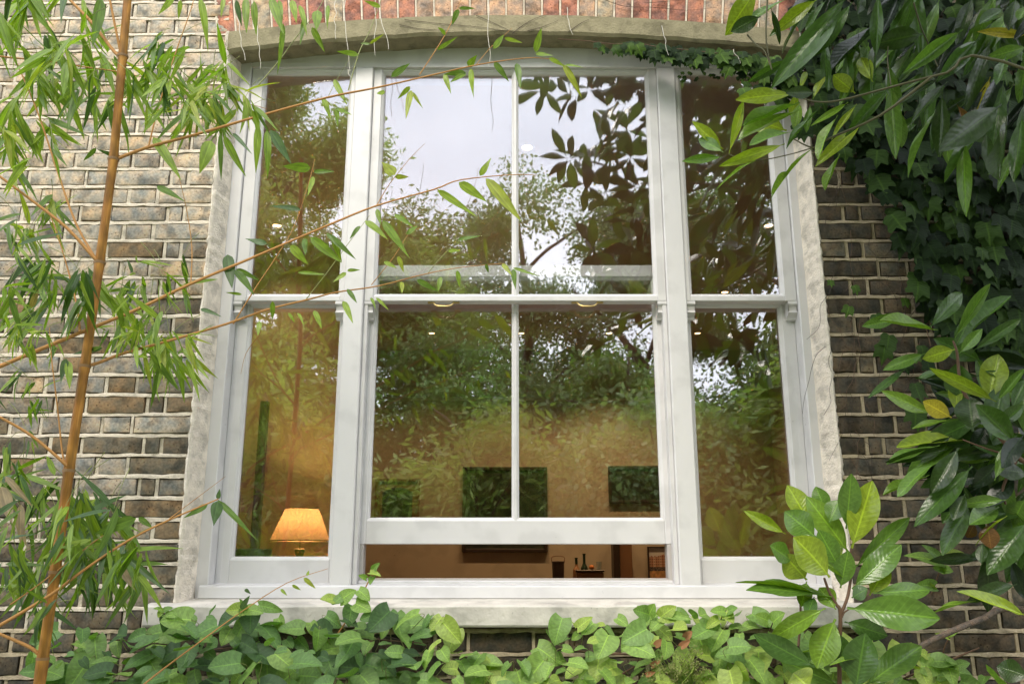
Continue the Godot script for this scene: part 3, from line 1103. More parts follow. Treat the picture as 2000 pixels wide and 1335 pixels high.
func interior_things() -> void:
	var zb := -5.798
	picture("large_painting", "large dark green painting in a thin frame in the middle of the back wall", Vector3(-0.52, 1.295, zb), Vector3(0.35, 2.151, zb), 0.035, M.dark_wood, art(0))
	picture("small_picture", "small arched dark picture in a pale wooden frame left of the large painting", Vector3(-1.42, 1.56, zb), Vector3(-0.96, 2.03, zb), 0.03, M.wood, art(1))
	picture("framed_print", "dark green print high on the back wall right of the large painting", Vector3(0.98, 1.78, zb), Vector3(1.62, 2.162, zb), 0.03, M.dark_wood, art(0))
	picture("harbour_picture", "black framed picture of ochre harbour houses and boats at the right of the open gap", Vector3(1.355, 0.99, zb), Vector3(1.63, 1.352, zb), 0.014, M.dark_wood, art(2))
	# a narrow dark cabinet against the back wall
	var d := thing("narrow_cabinet", "dark brown narrow cabinet between the bottles and the harbour picture", "cabinet", Vector3(1.075, 0.3, -5.6))
	inst("carcass", boxed(Vector3(-0.022, 0, -0.17), Vector3(0.1, 1.12, 0.0), 0.004), M.wood, d)
	inst("side_panel", boxed(Vector3(-0.085, 0, -0.19), Vector3(-0.024, 1.13, 0.02), 0.004), M.dark_wood, d)
	# sideboard with jar, bottles, tray and tumbler
	var sb := thing("sideboard", "dark sideboard under the bottles along the back wall of the room", "sideboard", Vector3(0.6, 0.3, -5.58))
	inst("cabinet", boxed(Vector3(-0.5, 0.08, -0.2), Vector3(0.34, 0.68, 0.18), 0.006), M.wood, sb)
	inst("worktop", boxed(Vector3(-0.52, 0.68, -0.21), Vector3(0.36, 0.705, 0.2), 0.006), M.dark_wood, sb)
	for x in [-0.46, 0.3]:
		for z in [-0.16, 0.14]: inst("leg", boxed(Vector3(x - 0.02, 0, z - 0.02), Vector3(x + 0.02, 0.08, z + 0.02), 0.004), M.dark_wood, sb)
	var top := 1.005
	var j := thing("ice_bucket", "tall dark brown lidded bucket left of the bottles on the sideboard", "bucket", Vector3(0.44, top, -5.56))
	var st := begin()
	lathe(st, [[0.0, 0.0], [0.055, 0.0], [0.06, 0.18], [0.062, 0.185], [0.062, 0.2], [0.0, 0.205]])
	obj("body", st, M.dark_wood, j)
	var sh := begin()
	tube(sh, smooth(PackedVector3Array([Vector3(-0.06, 0.19, 0), Vector3(-0.055, 0.245, 0), Vector3(0.055, 0.245, 0), Vector3(0.06, 0.19, 0)]), 4), [0.004, 0.004], 6)
	obj("handle", sh, M.wood, j)
	var green := std(lin(0.015, 0.03, 0.015), 0.15)
	var amber := std(lin(0.25, 0.12, 0.05), 0.3)
	var names := [["wine_bottle", "dark green bottle standing tallest on the sideboard", 0.7, 1.0, green, true], ["wine_bottle", "short dark bottle with amber lower half beside the tallest bottle", 0.622, 0.86, amber, false]]
	for b in names:
		var t := thing(b[0], b[1], "bottle", Vector3(b[2], top, -5.6))
		t.scale = Vector3.ONE
		var k: float = b[3]
		var sv := begin()
		lathe(sv, [[0.0, 0.0], [0.036, 0.0], [0.037, 0.1 * k], [0.034, 0.14 * k], [0.015, 0.18 * k], [0.0135, 0.2 * k]], 18)
		obj("glass_body", sv, b[4], t)
		var sn := begin()
		lathe(sn, [[0.0135, 0.2 * k], [0.0135, 0.262 * k], [0.016, 0.264 * k], [0.016, 0.275 * k], [0.0, 0.276 * k]], 18)
		obj("neck", sn, green, t)
	var tr := thing("wooden_tray", "dark rimmed wooden tray box at the right end of the sideboard", "tray", Vector3(0.74, top, -5.47))
	inst("side_panel", boxed(Vector3(-0.13, 0.0, -0.08), Vector3(0.13, 0.1, 0.08), 0.01), M.wood, tr)
	inst("rim", boxed(Vector3(-0.137, 0.1, -0.087), Vector3(0.137, 0.122, 0.087), 0.006), M.dark_wood, tr)
	var gl := thing("tumbler", "small pale glass tumbler at the right behind the tray", "glass", Vector3(0.835, top + 0.1225, -5.5))
	var sg := begin()
	lathe(sg, [[0.0, 0.0], [0.022, 0.0], [0.026, 0.075], [0.024, 0.075], [0.02, 0.004], [0.0, 0.004]], 18)
	obj("bowl", sg, std(lin(0.4, 0.45, 0.4), 0.1), gl)
	var fr := thing("fruit", "small orange fruit lying on the dark tray rim", "fruit", Vector3(0.76, top + 0.145, -5.47))
	var so := SphereMesh.new()
	so.radius = 0.026
	so.height = 0.045
	inst("peel", so, std(lin(0.5, 0.16, 0.03), 0.6), fr)
	# chair back peeping over the sill
	var ch := thing("armchair", "dark rounded chair top just showing above the sill left of the bucket", "chair", Vector3(0.14, 0.3, -4.6))
	var sc := begin()
	lathe(sc, [[0.0, 0.0], [0.3, 0.0], [0.3, 0.4], [0.16, 0.64], [0.1, 0.745], [0.0, 0.757]], 20)
	obj("back", sc, M.dark_wood, ch)
	# tall narrow cabinet by the left lower sash
	var tc := thing("tall_cabinet", "narrow dark upright cabinet edge inside the left lower sash", "cabinet", Vector3(-1.125, 0.3, -0.75))
	inst("carcass", boxed(Vector3(-0.05, 0.0, -0.03), Vector3(-0.012, 1.62, 0.0), 0.004), M.wood, tc)
	inst("plinth", boxed(Vector3(-0.055, 0.0, -0.055), Vector3(0.01, 0.06, 0.005), 0.003), M.dark_wood, tc)
	# side table, lamp and tin
	var tb := thing("side_table", "dark side table carrying the lit lamp inside the left lower sash", "table", Vector3(-1.3, 0.3, -2.2))
	inst("table_top", boxed(Vector3(-0.45, 0.71, -0.3), Vector3(0.4, 0.74, 0.3), 0.006), M.wood, tb)
	for x in [-0.4, 0.35]:
		for z in [-0.25, 0.25]: inst("leg", boxed(Vector3(x - 0.02, 0, z - 0.02), Vector3(x + 0.02, 0.71, z + 0.02), 0.004), M.wood, tb)
	var lp := thing("table_lamp", "lit table lamp with cream conical shade on dark column, left lower sash", "lamp", Vector3(-1.3, 1.04, -2.2))
	var s1 := begin()
	lathe(s1, [[0.0, 0.0], [0.07, 0.0], [0.07, 0.02], [0.03, 0.035], [0.022, 0.05], [0.02, 0.19], [0.022, 0.2], [0.03, 0.215], [0.032, 0.235], [0.024, 0.238], [0.0, 0.24]], 20)
	obj("column", s1, M.bronze, lp)
	var s2 := begin()
	tube(s2, PackedVector3Array([Vector3(0, 0.235, 0), Vector3(0, 0.36, 0)]), [0.005, 0.005], 8)
	obj("stem", s2, M.bronze, lp)
	var s3 := begin()
	lathe(s3, [[0.179, 0.285], [0.1, 0.475]], 40)
	obj("lamp_shade", s3, M.shade, lp)
	for q in [[0.18, 0.284], [0.1, 0.476]]:
		var ring := PackedVector3Array()
		for k in 41: ring.append(Vector3(cos(TAU * k / 40) * q[0], q[1], sin(TAU * k / 40) * q[0]))
		var s4 := begin()
		tube(s4, ring, [0.0035, 0.0035], 6, false)
		obj("wire_rim", s4, M.bronze, lp)
	var s5 := SphereMesh.new()
	s5.radius = 0.03
	s5.height = 0.06
	inst("bulb", s5, M.bulb, lp, Transform3D(Basis(), Vector3(0, 0.38, 0)))
	var l := OmniLight3D.new()
	l.name = "lamp_light"
	l.light_color = Color(1.0, 0.75, 0.48)
	l.light_energy = 0.2
	l.light_size = 0.028
	l.omni_range = 14.0
	l.omni_attenuation = 2.0
	l.shadow_enabled = true
	l.position = Vector3(0, 0.38, 0)
	lp.add_child(l)
	var tn := thing("round_tin", "round grey metal tin low at the left of the lamp", "tin", Vector3(-1.118, 1.15, -0.6))
	var s6 := begin()
	lathe(s6, [[0.0, 0.0], [0.078, 0.0], [0.078, 0.078], [0.081, 0.08], [0.081, 0.1], [0.076, 0.104], [0.0, 0.106]], 32)
	obj("body", s6, M.tin, tn)
	var ts := thing("window_shelf", "plain inner window board carrying the round grey tin", "shelf", Vector3(-1.1, 1.118, -0.5))
	inst("board", boxed(Vector3(-0.2, 0.0, -0.2), Vector3(0.2, 0.031, 0.155), 0.004), M.wood, ts)


# ------------------------------------------------------------------ leaves

func leaf_grid(nl: int, nw: int, width: Callable, bend: float, fold: float, wave: float, twist: float, heart: float, sd: int, aspect: float) -> ArrayMesh:
	# base at the origin, tip at x = 1, breadth along z (half breadth 0.5), upper side +y
	var n := noise(1.4, 2, sd)
	var g := []
	for i in nl + 1:
		var t := float(i) / nl
		var row := []
		for j in nw + 1:
			var s := 2.0 * j / nw - 1.0
			var hw: float = width.call(t)
			var z := s * hw * 0.5
			var y := aspect * (fold * absf(s) * hw * 0.5 + wave * absf(s) * sin(t * 9.0 + sd * 1.7 + s * 1.2) * hw) - bend * t * t
			y += 0.02 * aspect * n.get_noise_2d(t * 3.0, s * 2.0)
			var a := twist * t
			var p := Vector3(t * (1.0 - bend * bend * 0.35 * t) - heart * absf(s) * pow(1.0 - t, 3.0), y * cos(a) - z * 0.0, z)
			p = Vector3(p.x, p.y + z * sin(a) * aspect, z * cos(a))
			row.append([p, Vector2(t, 0.5 + 0.5 * s)])
		g.append(row)
	var st := SurfaceTool.new()
	st.begin(Mesh.PRIMITIVE_TRIANGLES)
	st.set_smooth_group(0)
	for i in nl:
		for j in nw:
			for k in [[0, 0], [0, 1], [1, 1], [0, 0], [1, 1], [1, 0]]:
				var q: Array = g[i + k[0]][j + k[1]]
				st.set_uv(q[1])
				st.add_vertex(q[0])
	st.index()
	st.generate_normals()
	return st.commit()


func lobed(sd: int, lobes: Array, bend: float) -> ArrayMesh:
	# a lobed ivy leaf: outline by angle from the tip, stalk end at the origin, tip at x = 1
	var r := RandomNumberGenerator.new()
	r.seed = sd
	var ring := []
	for s in [1.0, -1.0]:
		var part := []
		for l in lobes: part.append([deg_to_rad(l[0]) * s, l[1] * (1.0 + r.randf_range(-0.08, 0.08))])
		if s < 0:
			part.reverse()
			part.pop_back()
			part.pop_front()
			part.reverse()
			part.reverse()
		ring.append(part)
	var outline: Array = ring[0] + ring[1]
	var pts := []
	var c := Vector2(0.34, 0)
	for o in outline: pts.append(c + Vector2(cos(o[0]), sin(o[0])) * o[1] * 0.66)
	var up := func(p: Vector2) -> Vector3:
		return Vector3(p.x, 0.1 * absf(p.y) - bend * p.x * p.x - 0.25 * p.y * p.y + 0.03 * sin(p.x * 7.0 + sd), p.y)
	var st := SurfaceTool.new()
	st.begin(Mesh.PRIMITIVE_TRIANGLES)
	st.set_smooth_group(0)
	var n := pts.size()
	var put := func(p: Vector2) -> void:
		st.set_uv(Vector2(clampf(p.x, 0, 1), clampf(0.5 + p.y * 0.7, 0, 1)))
		st.add_vertex(up.call(p))
	for k in n:
		var a: Vector2 = pts[k]
		var b: Vector2 = pts[(k + 1) % n]
		var ma := c.lerp(a, 0.55)
		var mb := c.lerp(b, 0.55)
		for p in [c, ma, mb, ma, a, b, ma, b, mb]: put.call(p)
	st.index()
	st.generate_normals()
	return st.commit()


func leaf_shapes() -> void:
	var lance := func(t: float) -> float:
		if t < 0.035: return 0.05
		return maxf(pow(sin(PI * pow(t, 0.62)), 0.85), 0.02)
	var evergreen := func(t: float) -> float:
		if t < 0.07: return 0.09
		var q := (t - 0.07) / 0.93
		return maxf(pow(sin(PI * pow(q, 1.12)), 0.74), 0.05)
	var heart := func(t: float) -> float:
		var saw := absf(fposmod(t * 11.0, 1.0) - 0.5) * 0.07
		return maxf(pow(sin(PI * pow(t * 0.885 + 0.115, 0.72)), 0.72) * (1.0 - saw), 0.015)
	leafmesh.bamboo = []
	leafmesh.magnolia = []
	leafmesh.hydrangea = []
	leafmesh.ivy = []
	for i in 8:
		leafmesh.bamboo.append(leaf_grid(9, 2, lance, [0.04, 0.12, 0.2, 0.07, 0.26, -0.05, 0.15, 0.1][i], 0.35, 0.03, [0.0, 0.5, -0.5, 1.0, 0.2, -1.0, 0.3, -0.2][i], 0.0, 3 + i, 0.16))
		leafmesh.magnolia.append(leaf_grid(12, 6, evergreen, [0.05, 0.12, 0.2, -0.05, 0.09, 0.26, 0.0, 0.15][i], [0.35, 0.5, 0.25, 0.7, 0.45, 0.3, 0.6, 0.2][i], 0.06, [0.0, 0.5, -0.5, 0.25, -0.3, 0.7, -0.7, 0.2][i], 0.0, 23 + i, 0.36))
		leafmesh.hydrangea.append(leaf_grid(10, 6, heart, [0.06, 0.16, 0.24, 0.1, 0.3, 0.02, 0.2, 0.12][i], [0.22, 0.3, 0.1, 0.4, 0.2, 0.28, 0.15, 0.35][i], 0.03, [0.0, 0.3, -0.3, 0.1, -0.1, 0.4, -0.2, 0.0][i], 0.11, 43 + i, 0.85))
	for i in 5:
		leafmesh.ivy.append(lobed(63 + i, [[0, 1.0], [13, 0.74], [27, 0.6], [45, 0.92], [58, 0.82], [74, 0.6], [100, 0.68], [128, 0.6], [150, 0.5], [180, 0.36]], 0.1 + 0.06 * i))


var stuff := {}

func leaf(parent: Node3D, shapes: Array, mats: Array, tone: int, a: Vector3, b: Vector3, w: float, n: Vector3, shape := -1, called := "leaf", most := 290) -> void:
	# one leaf from its stalk end a to its tip b, breadth w, upper side towards n
	var x := b - a
	if x.length() < 0.004: return
	var z := x.cross(n)
	if z.length() < 0.0001: z = x.cross(Vector3(0.3, 0.5, 0.8))
	z = z.normalized()
	var y := z.cross(x).normalized()
	var xf := Transform3D(Basis(x, y * x.length(), z * w), a)
	var k := shape if shape >= 0 else rng.randi() % shapes.size()
	var key := str(parent.get_instance_id()) + called
	if count.get(key, 0) < most:
		inst(called, shapes[k % shapes.size()], mats[tone], parent, xf)
	else:
		if not stuff.has(key): stuff[key] = {}
		var st: Dictionary = stuff[key]
		if not st.has(tone): st[tone] = begin()
		st[tone].append_from(shapes[k % shapes.size()], 0, xf)


func finish(parent: Node3D, mats: Array, called := "leaf") -> void:
	# what lies beyond the limit becomes one part
	var key := str(parent.get_instance_id()) + called
	if not stuff.has(key): return
	var mesh := ArrayMesh.new()
	for tone in stuff[key]:
		stuff[key][tone].commit(mesh)
		mesh.surface_set_material(mesh.get_surface_count() - 1, mats[tone])
	var o := inst("foliage", mesh, null, parent)
	o.set_meta("kind", "stuff")


func line(pts: Array, z0: float, z1: float) -> PackedVector3Array:
	# a shoot along survey pixels, running from depth z0 to depth z1
	var out := PackedVector3Array()
	for i in pts.size():
		out.append(at(pts[i][0], pts[i][1], lerpf(z0, z1, float(i) / maxi(1, pts.size() - 1))))
	return out


func shoot(parent: Node3D, called: String, pts: PackedVector3Array, r0: float, r1: float, mat: Material, sides := 6) -> PackedVector3Array:
	var sm := smooth(pts, 4)
	var st := begin()
	tube(st, sm, [r0, r1], sides)
	obj(called, st, mat, parent)
	return sm


# ------------------------------------------------------------------ bamboo

func bamboo() -> void:
	var p := thing("bamboo", "golden caned bamboo with arching leafy branches in front of the left wall", "bamboo")
	var mats: Array = M.bamboo
	var shapes: Array = leafmesh.bamboo
	# the cane: internodes with a raised ring and pale bloom at each node
	var nodes := [[75.0, 1345.0], [83.0, 1286.0], [107.0, 1117.0], [134.0, 919.0], [165.0, 715.0], [194.0, 513.0], [221.0, 311.0], [239.0, 110.0], [256.0, -90.0], [272.0, -290.0]]
	var cz := 0.92
	var w: Array = []
	for q in nodes: w.append(at(q[0], q[1], cz))
	w[0] = Vector3(w[1].x - 0.01, -0.02, cz)
	for i in w.size() - 1:
		var a: Vector3 = w[i]
		var b: Vector3 = w[i + 1]
		var pts := PackedVector3Array()
		var rad := []
		for k in 13:
			var t := k / 12.0
			pts.append(a.lerp(b, t))
			var r := 0.0135 - 0.0002 * i
			r += 0.0016 * (smoothstep(0.06, 0.0, t) + smoothstep(0.95, 1.0, t)) - 0.0006 * sin(PI * t)
			rad.append(r)
		var st := begin()
		tube(st, pts, rad, 20)
		obj("culm", st, M.culm, p)
		var sn := begin()
		var up: Vector3 = (b - a).normalized()
		tube(sn, PackedVector3Array([b - up * 0.004, b - up * 0.001, b + up * 0.0015, b + up * 0.004]), [0.0145, 0.0162, 0.0162, 0.0142], 20)
		obj("culm_ring", sn, M.node, p)
	# branches: survey pixels, depth at both ends, thickness
	var branches := [
		[[[222, 312], [290, 287], [380, 263], [500, 228], [640, 190], [740, 170], [850, 145], [940, 125], [1030, 113], [1075, 115]], 0.92, 0.55, 0.0052, 0.0012],
		[[[-60, 745], [0, 715], [155, 650], [265, 605], [370, 555], [500, 500], [640, 440], [734, 402], [847, 370], [900, 351], [1002, 341], [1048, 342]], 1.0, 0.6, 0.0062, 0.001],
		[[[167, 714], [190, 709], [240, 690], [330, 665], [440, 633], [520, 605], [600, 585], [660, 570], [740, 558], [830, 535], [900, 522], [985, 514]], 0.92, 0.5, 0.005, 0.001],
		[[[-60, 1250], [0, 1220], [100, 1160], [160, 1115], [250, 1055], [330, 1015], [400, 985], [426, 974]], 1.0, 0.85, 0.0048, 0.0016],
		[[[240, 1370], [300, 1320], [380, 1260], [470, 1195], [560, 1138], [640, 1110]], 0.6, 0.3, 0.003, 0.0008],
		[[[239, 110], [222, 100], [180, 45], [132, -5], [90, -60]], 0.92, 0.85, 0.0055, 0.004],
		[[[236, 108], [228, 70], [214, 0], [205, -50]], 0.92, 0.95, 0.004, 0.003],
		[[[192, 513], [183, 503], [130, 445], [60, 390], [0, 345], [-60, 300]], 0.92, 0.98, 0.0052, 0.003],
		[[[191, 511], [180, 495], [145, 430], [110, 330], [75, 225], [35, 130], [0, 60]], 0.92, 0.8, 0.004, 0.0018],
		[[[-40, 100], [0, 110], [80, 118], [160, 130], [230, 140], [320, 160], [420, 185], [520, 212]], 0.8, 0.6, 0.0032, 0.001],
		[[[133, 917], [120, 900], [60, 850], [0, 815], [-50, 790]], 0.92, 1.0, 0.0045, 0.003],
		[[[133, 916], [122, 890], [112, 800], [100, 700], [96, 640]], 0.92, 0.85, 0.003, 0.001],
		[[[81, 1286], [60, 1265], [0, 1238], [-40, 1220]], 0.92, 0.95, 0.005, 0.003],
		[[[290, 284], [308, 212], [340, 110], [375, 10], [385, -40]], 0.88, 0.75, 0.0026, 0.001],
		[[[155, 648], [150, 600], [130, 520], [105, 440], [88, 400]], 0.95, 0.85, 0.0034, 0.001],
		[[[680, 176], [700, 105], [722, 60], [742, 5], [750, -30]], 0.62, 0.55, 0.0022, 0.0007],
		[[[819, 146], [868, 70], [896, 10], [905, -20]], 0.6, 0.55, 0.002, 0.0007],
		[[[929, 128], [955, 96], [981, 72], [1000, 55]], 0.58, 0.55, 0.0014, 0.0006],
		[[[505, 165], [545, 118], [580, 70], [620, 20], [640, -20]], 0.72, 0.66, 0.0022, 0.001],
		[[[372, 553], [374, 480], [362, 400], [345, 330]], 0.85, 0.75, 0.002, 0.0008],
		[[[455, 632], [500, 560], [540, 500], [575, 440], [606, 345], [614, 310]], 0.7, 0.6, 0.0024, 0.0008],
		[[[596, 586], [640, 530], [680, 475], [722, 420]], 0.62, 0.58, 0.0017, 0.0007],
		[[[735, 402], [760, 360], [800, 310], [830, 280]], 0.66, 0.6, 0.0017, 0.0005],
		[[[725, 556], [770, 500], [800, 455], [840, 438]], 0.58, 0.5, 0.0014, 0.0005],
		[[[835, 534], [868, 495], [900, 468], [940, 460]], 0.55, 0.5, 0.0013, 0.0005],
		[[[330, 1013], [360, 990], [440, 930]], 0.9, 0.85, 0.0015, 0.0005],
		[[[20, 1180], [90, 1130], [180, 1060], [240, 1020]], 0.95, 0.9, 0.002, 0.0008],
		[[[640, 190], [655, 160], [690, 100]], 0.68, 0.62, 0.0013, 0.0005],
		[[[505, 655], [480, 690], [470, 730]], 0.7, 0.66, 0.0012, 0.0005],
	]
	var n := 0
	for b in branches:
		shoot(p, "branch", line(b[0], b[1], b[2]), b[3], b[4], M.twig if n < 13 or n % 3 else M.twig_green, 7 if n < 13 else 5)
		n += 1
	# the leaves that stand clear of the mass: stalk end, tip, breadth
	var clear := [
		[743, 14, 710, 0, 10], [896, 18, 880, 47, 12], [896, 16, 928, 16, 7], [870, 67, 856, 53, 9], [854, 97, 893, 72, 8], [722, 85, 749, 67, 6], [722, 86, 703, 84, 6], [700, 107, 657, 99, 12],
		[963, 95, 988, 63, 12], [985, 74, 1021, 83, 8], [1046, 102, 1057, 53, 14], [1046, 104, 1080, 108, 9], [1072, 113, 1104, 128, 9], [1100, 126, 1138, 183, 14], [1104, 127, 1137, 128, 6], [914, 130, 932, 107, 15],
		[764, 150, 803, 120, 13], [919, 134, 926, 193, 13], [910, 142, 866, 144, 13], [868, 144, 880, 182, 11], [910, 143, 880, 157, 10], [965, 121, 994, 158, 13], [1009, 123, 1018, 166, 13], [803, 176, 792, 227, 13],
		[801, 169, 776, 193, 10], [805, 180, 827, 213, 7], [752, 180, 735, 182, 10], [652, 155, 675, 201, 12], [655, 211, 686, 223, 8], [657, 211, 660, 244, 9], [771, 341, 745, 316, 26], [771, 345, 798, 345, 10],
		[937, 343, 960, 307, 13], [896, 356, 952, 392, 21], [949, 348, 1019, 431, 23], [854, 370, 933, 424, 15], [736, 408, 743, 438, 10], [713, 431, 757, 462, 16], [747, 430, 801, 505, 18], [770, 419, 806, 438, 11],
		[794, 458, 816, 436, 10], [893, 468, 943, 459, 9], [875, 490, 899, 488, 8], [777, 500, 789, 531, 10], [750, 511, 774, 522, 9], [814, 546, 855, 568, 12], [861, 540, 855, 568, 10], [893, 528, 898, 561, 10],
		[949, 515, 954, 533, 7], [981, 515, 998, 533, 10], [1002, 525, 1008, 568, 12], [1002, 523, 1050, 537, 7], [784, 550, 787, 568, 9], [650, 462, 667, 512, 12], [703, 441, 682, 466, 9], [676, 532, 649, 552, 10],
		[678, 528, 704, 527, 7], [678, 564, 697, 591, 10], [671, 588, 688, 627, 12], [724, 581, 734, 597, 7], [734, 581, 760, 604, 7], [521, 476, 478, 466, 14], [444, 497, 452, 558, 23], [461, 525, 508, 547, 11],
		[458, 527, 496, 565, 17], [567, 479, 600, 515, 17], [595, 465, 595, 494, 12], [606, 463, 667, 512, 19], [637, 455, 695, 508, 12], [532, 588, 532, 625, 10], [613, 606, 629, 639, 12], [507, 627, 503, 657, 11],
		[563, 611, 576, 628, 7], [581, 611, 594, 627, 7], [669, 588, 688, 627, 10], [391, 603, 427, 613, 9], [581, 532, 635, 535, 8], [472, 575, 440, 570, 6], [606, 328, 554, 324, 19], [612, 335, 652, 333, 10],
		[612, 345, 602, 378, 10], [588, 410, 524, 398, 12], [630, 190, 647, 232, 12], [504, 246, 500, 326, 15], [521, 254, 525, 336, 15], [528, 254, 568, 318, 19], [437, 264, 476, 343, 15], [430, 260, 431, 349, 10],
		[412, 275, 393, 326, 27], [454, 260, 488, 294, 9], [299, 268, 350, 340, 20], [239, 310, 190, 291, 10], [306, 363, 360, 392, 15], [187, 289, 162, 315, 9], [461, 0, 471, 51, 11], [480, -4, 480, 60, 15],
		[496, 2, 499, 68, 13], [528, -4, 556, 72, 18], [553, 46, 545, 139, 11], [620, 20, 617, 58, 20], [609, 53, 633, 100, 13], [391, -4, 408, 104, 18], [437, -4, 431, 29, 9], [338, -6, 312, 26, 12],
		[197, -4, 182, 88, 22], [352, 0, 349, 35, 9], [570, 0, 578, 40, 14], [585, 10, 600, 62, 12], [545, 0, 552, 48, 10], [640, 10, 640, 60, 10], [596, 30, 585, 90, 11],
		[425, 974, 429, 955, 9], [425, 978, 417, 1027, 25], [425, 976, 506, 1058, 13], [405, 985, 360, 1010, 12], [265, 1012, 182, 1042, 24], [270, 1010, 298, 1030, 12], [190, 1105, 272, 1076, 18], [243, 1085, 330, 1158, 13],
		[148, 1065, 142, 1115, 30], [140, 1070, 105, 1100, 10], [478, 1150, 490, 1160, 7], [593, 1128, 616, 1148, 9], [570, 1142, 588, 1152, 6], [600, 1124, 602, 1112, 6], [548, 1150, 560, 1162, 6], [470, 1190, 486, 1162, 12],
		[470, 1188, 468, 1205, 9], [180, 683, 198, 676, 9], [128, 700, 118, 750, 16], [133, 705, 135, 755, 15], [200, 680, 137, 690, 12]]
	for l in clear:
		var mid: float = (l[0] + l[2]) * 0.5
		var z := clampf(0.9 - (mid - 220.0) / 900.0 * 0.36, 0.5, 0.95)
		if l[1] > 1080 and mid > 440: z = 0.4
		var a := at(l[0], l[1], z)
		var b := at(l[2], l[3], z + rf(-0.02, 0.05))
		var bright: bool = mid > 560
		var tone: int = [1, 2, 1, 2, 0, 4][rng.randi() % 6] if bright else [0, 1, 2, 3, 1, 0, 5][rng.randi() % 7]
		leaf(p, shapes, mats, tone, a, b, metres(l[4], a), (EYE - a).normalized() + Vector3(rf(-0.35, 0.35), rf(0.0, 0.5), 0))
	finish(p, mats)
	# the mass: fans of hanging leaves at the ends of side twigs
	var q := thing("bamboo", "dense bamboo foliage massed at the left edge, hanging over the bricks", "bamboo")
	# u, v, spread u, spread v, number of fans, mean length, tone family
	var zones := [
		[60, 60, 110, 90, 20, 88, 0], [60, 200, 90, 90, 22, 84, 1], [40, 300, 70, 60, 10, 66, 2], [190, 170, 60, 50, 11, 78, 0], [300, 140, 70, 50, 13, 72, 0], [370, 190, 70, 45, 14, 74, 1], [440, 210, 55, 40, 11, 66, 1], [330, 230, 70, 30, 9, 70, 1],
		[40, 440, 70, 50, 9, 60, 2], [60, 540, 80, 50, 13, 72, 0], [120, 590, 60, 40, 9, 80, 3], [60, 660, 70, 40, 9, 52, 2], [300, 560, 60, 40, 12, 56, 0], [270, 620, 60, 30, 13, 60, 1], [330, 690, 60, 36, 13, 70, 1], [230, 690, 40, 30, 6, 50, 2],
		[40, 780, 60, 40, 6, 46, 3], [20, 900, 40, 40, 6, 50, 3], [60, 960, 70, 50, 12, 76, 3], [130, 1010, 60, 40, 12, 78, 3], [200, 1060, 70, 50, 15, 82, 3], [240, 1110, 50, 40, 10, 80, 3], [90, 1120, 80, 40, 10, 70, 3], [130, 1180, 80, 40, 8, 66, 3], [30, 1060, 50, 60, 8, 70, 3]]
	var fams := [[0, 1, 1, 2, 1, 2, 3], [1, 2, 0, 4, 1, 2, 2], [2, 1, 4, 2, 0], [3, 5, 0, 1, 1, 2]]
	for zn in zones:
		for i in int(zn[4] * 0.9):
			var u: float = zn[0] + rf(-1, 1) * zn[2]
			var v: float = zn[1] + rf(-1, 1) * zn[3] - 20.0
			var z := rf(0.45, 1.05)
			var o := at(u, v, z)
			# the twig that carries the fan
			var from := o + Vector3(rf(-0.1, 0.1), rf(0.03, 0.11), rf(-0.05, 0.05))
			if i % 2 == 0: shoot(q, "twig", PackedVector3Array([from, from.lerp(o, 0.5) + Vector3(0, 0.012, 0), o]), 0.0012, 0.0006, M.twig_green, 4)
			var heading := rf(0, TAU)
			for k in rng.randi_range(3, 6):
				var ang := heading + rf(-1.1, 1.1)
				var dir := Vector3(cos(ang) * rf(0.25, 0.8), rf(-1.15, -0.45) if rng.randf() < 0.86 else rf(-0.3, 0.4), sin(ang) * rf(0.2, 0.7)).normalized()
				var ln := metres(zn[5] * rf(0.75, 1.4), o)
				var wd := ln * rf(0.1, 0.155)
				var a := o + Vector3(rf(-0.012, 0.012), rf(-0.02, 0.02), rf(-0.012, 0.012))
				var tone: int = fams[zn[6]][rng.randi() % fams[zn[6]].size()]
				leaf(q, shapes, mats, tone, a, a + dir * ln, wd, Vector3(rf(-0.8, 0.8), rf(0.1, 1.0), rf(0.0, 1.2)), -1, "leaf", 290)
	# withered leaves and sheaths hanging at the left
	for l in [[2, 950, 22, 1020, 26], [40, 985, 38, 1060, 16], [10, 930, 55, 980, 12], [228, 1100, 262, 1150, 16], [60, 600, 75, 560, 12], [30, 1000, 50, 1060, 14]]:
		var a := at(l[0], l[1], 0.8)
		leaf(q, shapes, mats, 6, a, at(l[2], l[3], 0.84), metres(l[4], a), (EYE - a) + Vector3(rf(-0.5, 0.5), 0.2, 0), -1, "withered_leaf")
	finish(q, mats)


# ------------------------------------------------------------------ magnolia

func placed_leaves(p: Node3D, list: Array, z_lo: float, z_hi: float, tones: Array) -> void:
	# list: stalk end, tip, breadth in survey pixels, tone (-1 any)
	var mats: Array = M.magnolia
	for l in list:
		var z := rf(z_lo, z_hi)
		var a := at(l[0], l[1], z)
		var b := at(l[2], l[3], clampf(z + rf(-0.05, 0.07), 0.1, 1.4))
		var w := metres(l[4] * 1.08, a)
		var tone: int = l[5] if l.size() > 5 and l[5] >= 0 else tones[rng.randi() % tones.size()]
		var face := (EYE - a).normalized()
		var slim: bool = l[4] < 0.16 * Vector2(l[2] - l[0], l[3] - l[1]).length()
		var n := face + Vector3(rf(-0.25, 0.25), rf(0.0, 0.45), 0)
		if slim:
			# seen nearly edge on: broader in truth, turned away
			var x := (b - a).normalized()
			n = x.cross(face).normalized() * (1.0 if x.cross(face).y > 0 else -1.0) + face * 0.32
			w *= 2.2
		leaf(p, leafmesh.magnolia, mats, tone, a, b, w, n, -1, "leaf", 296)


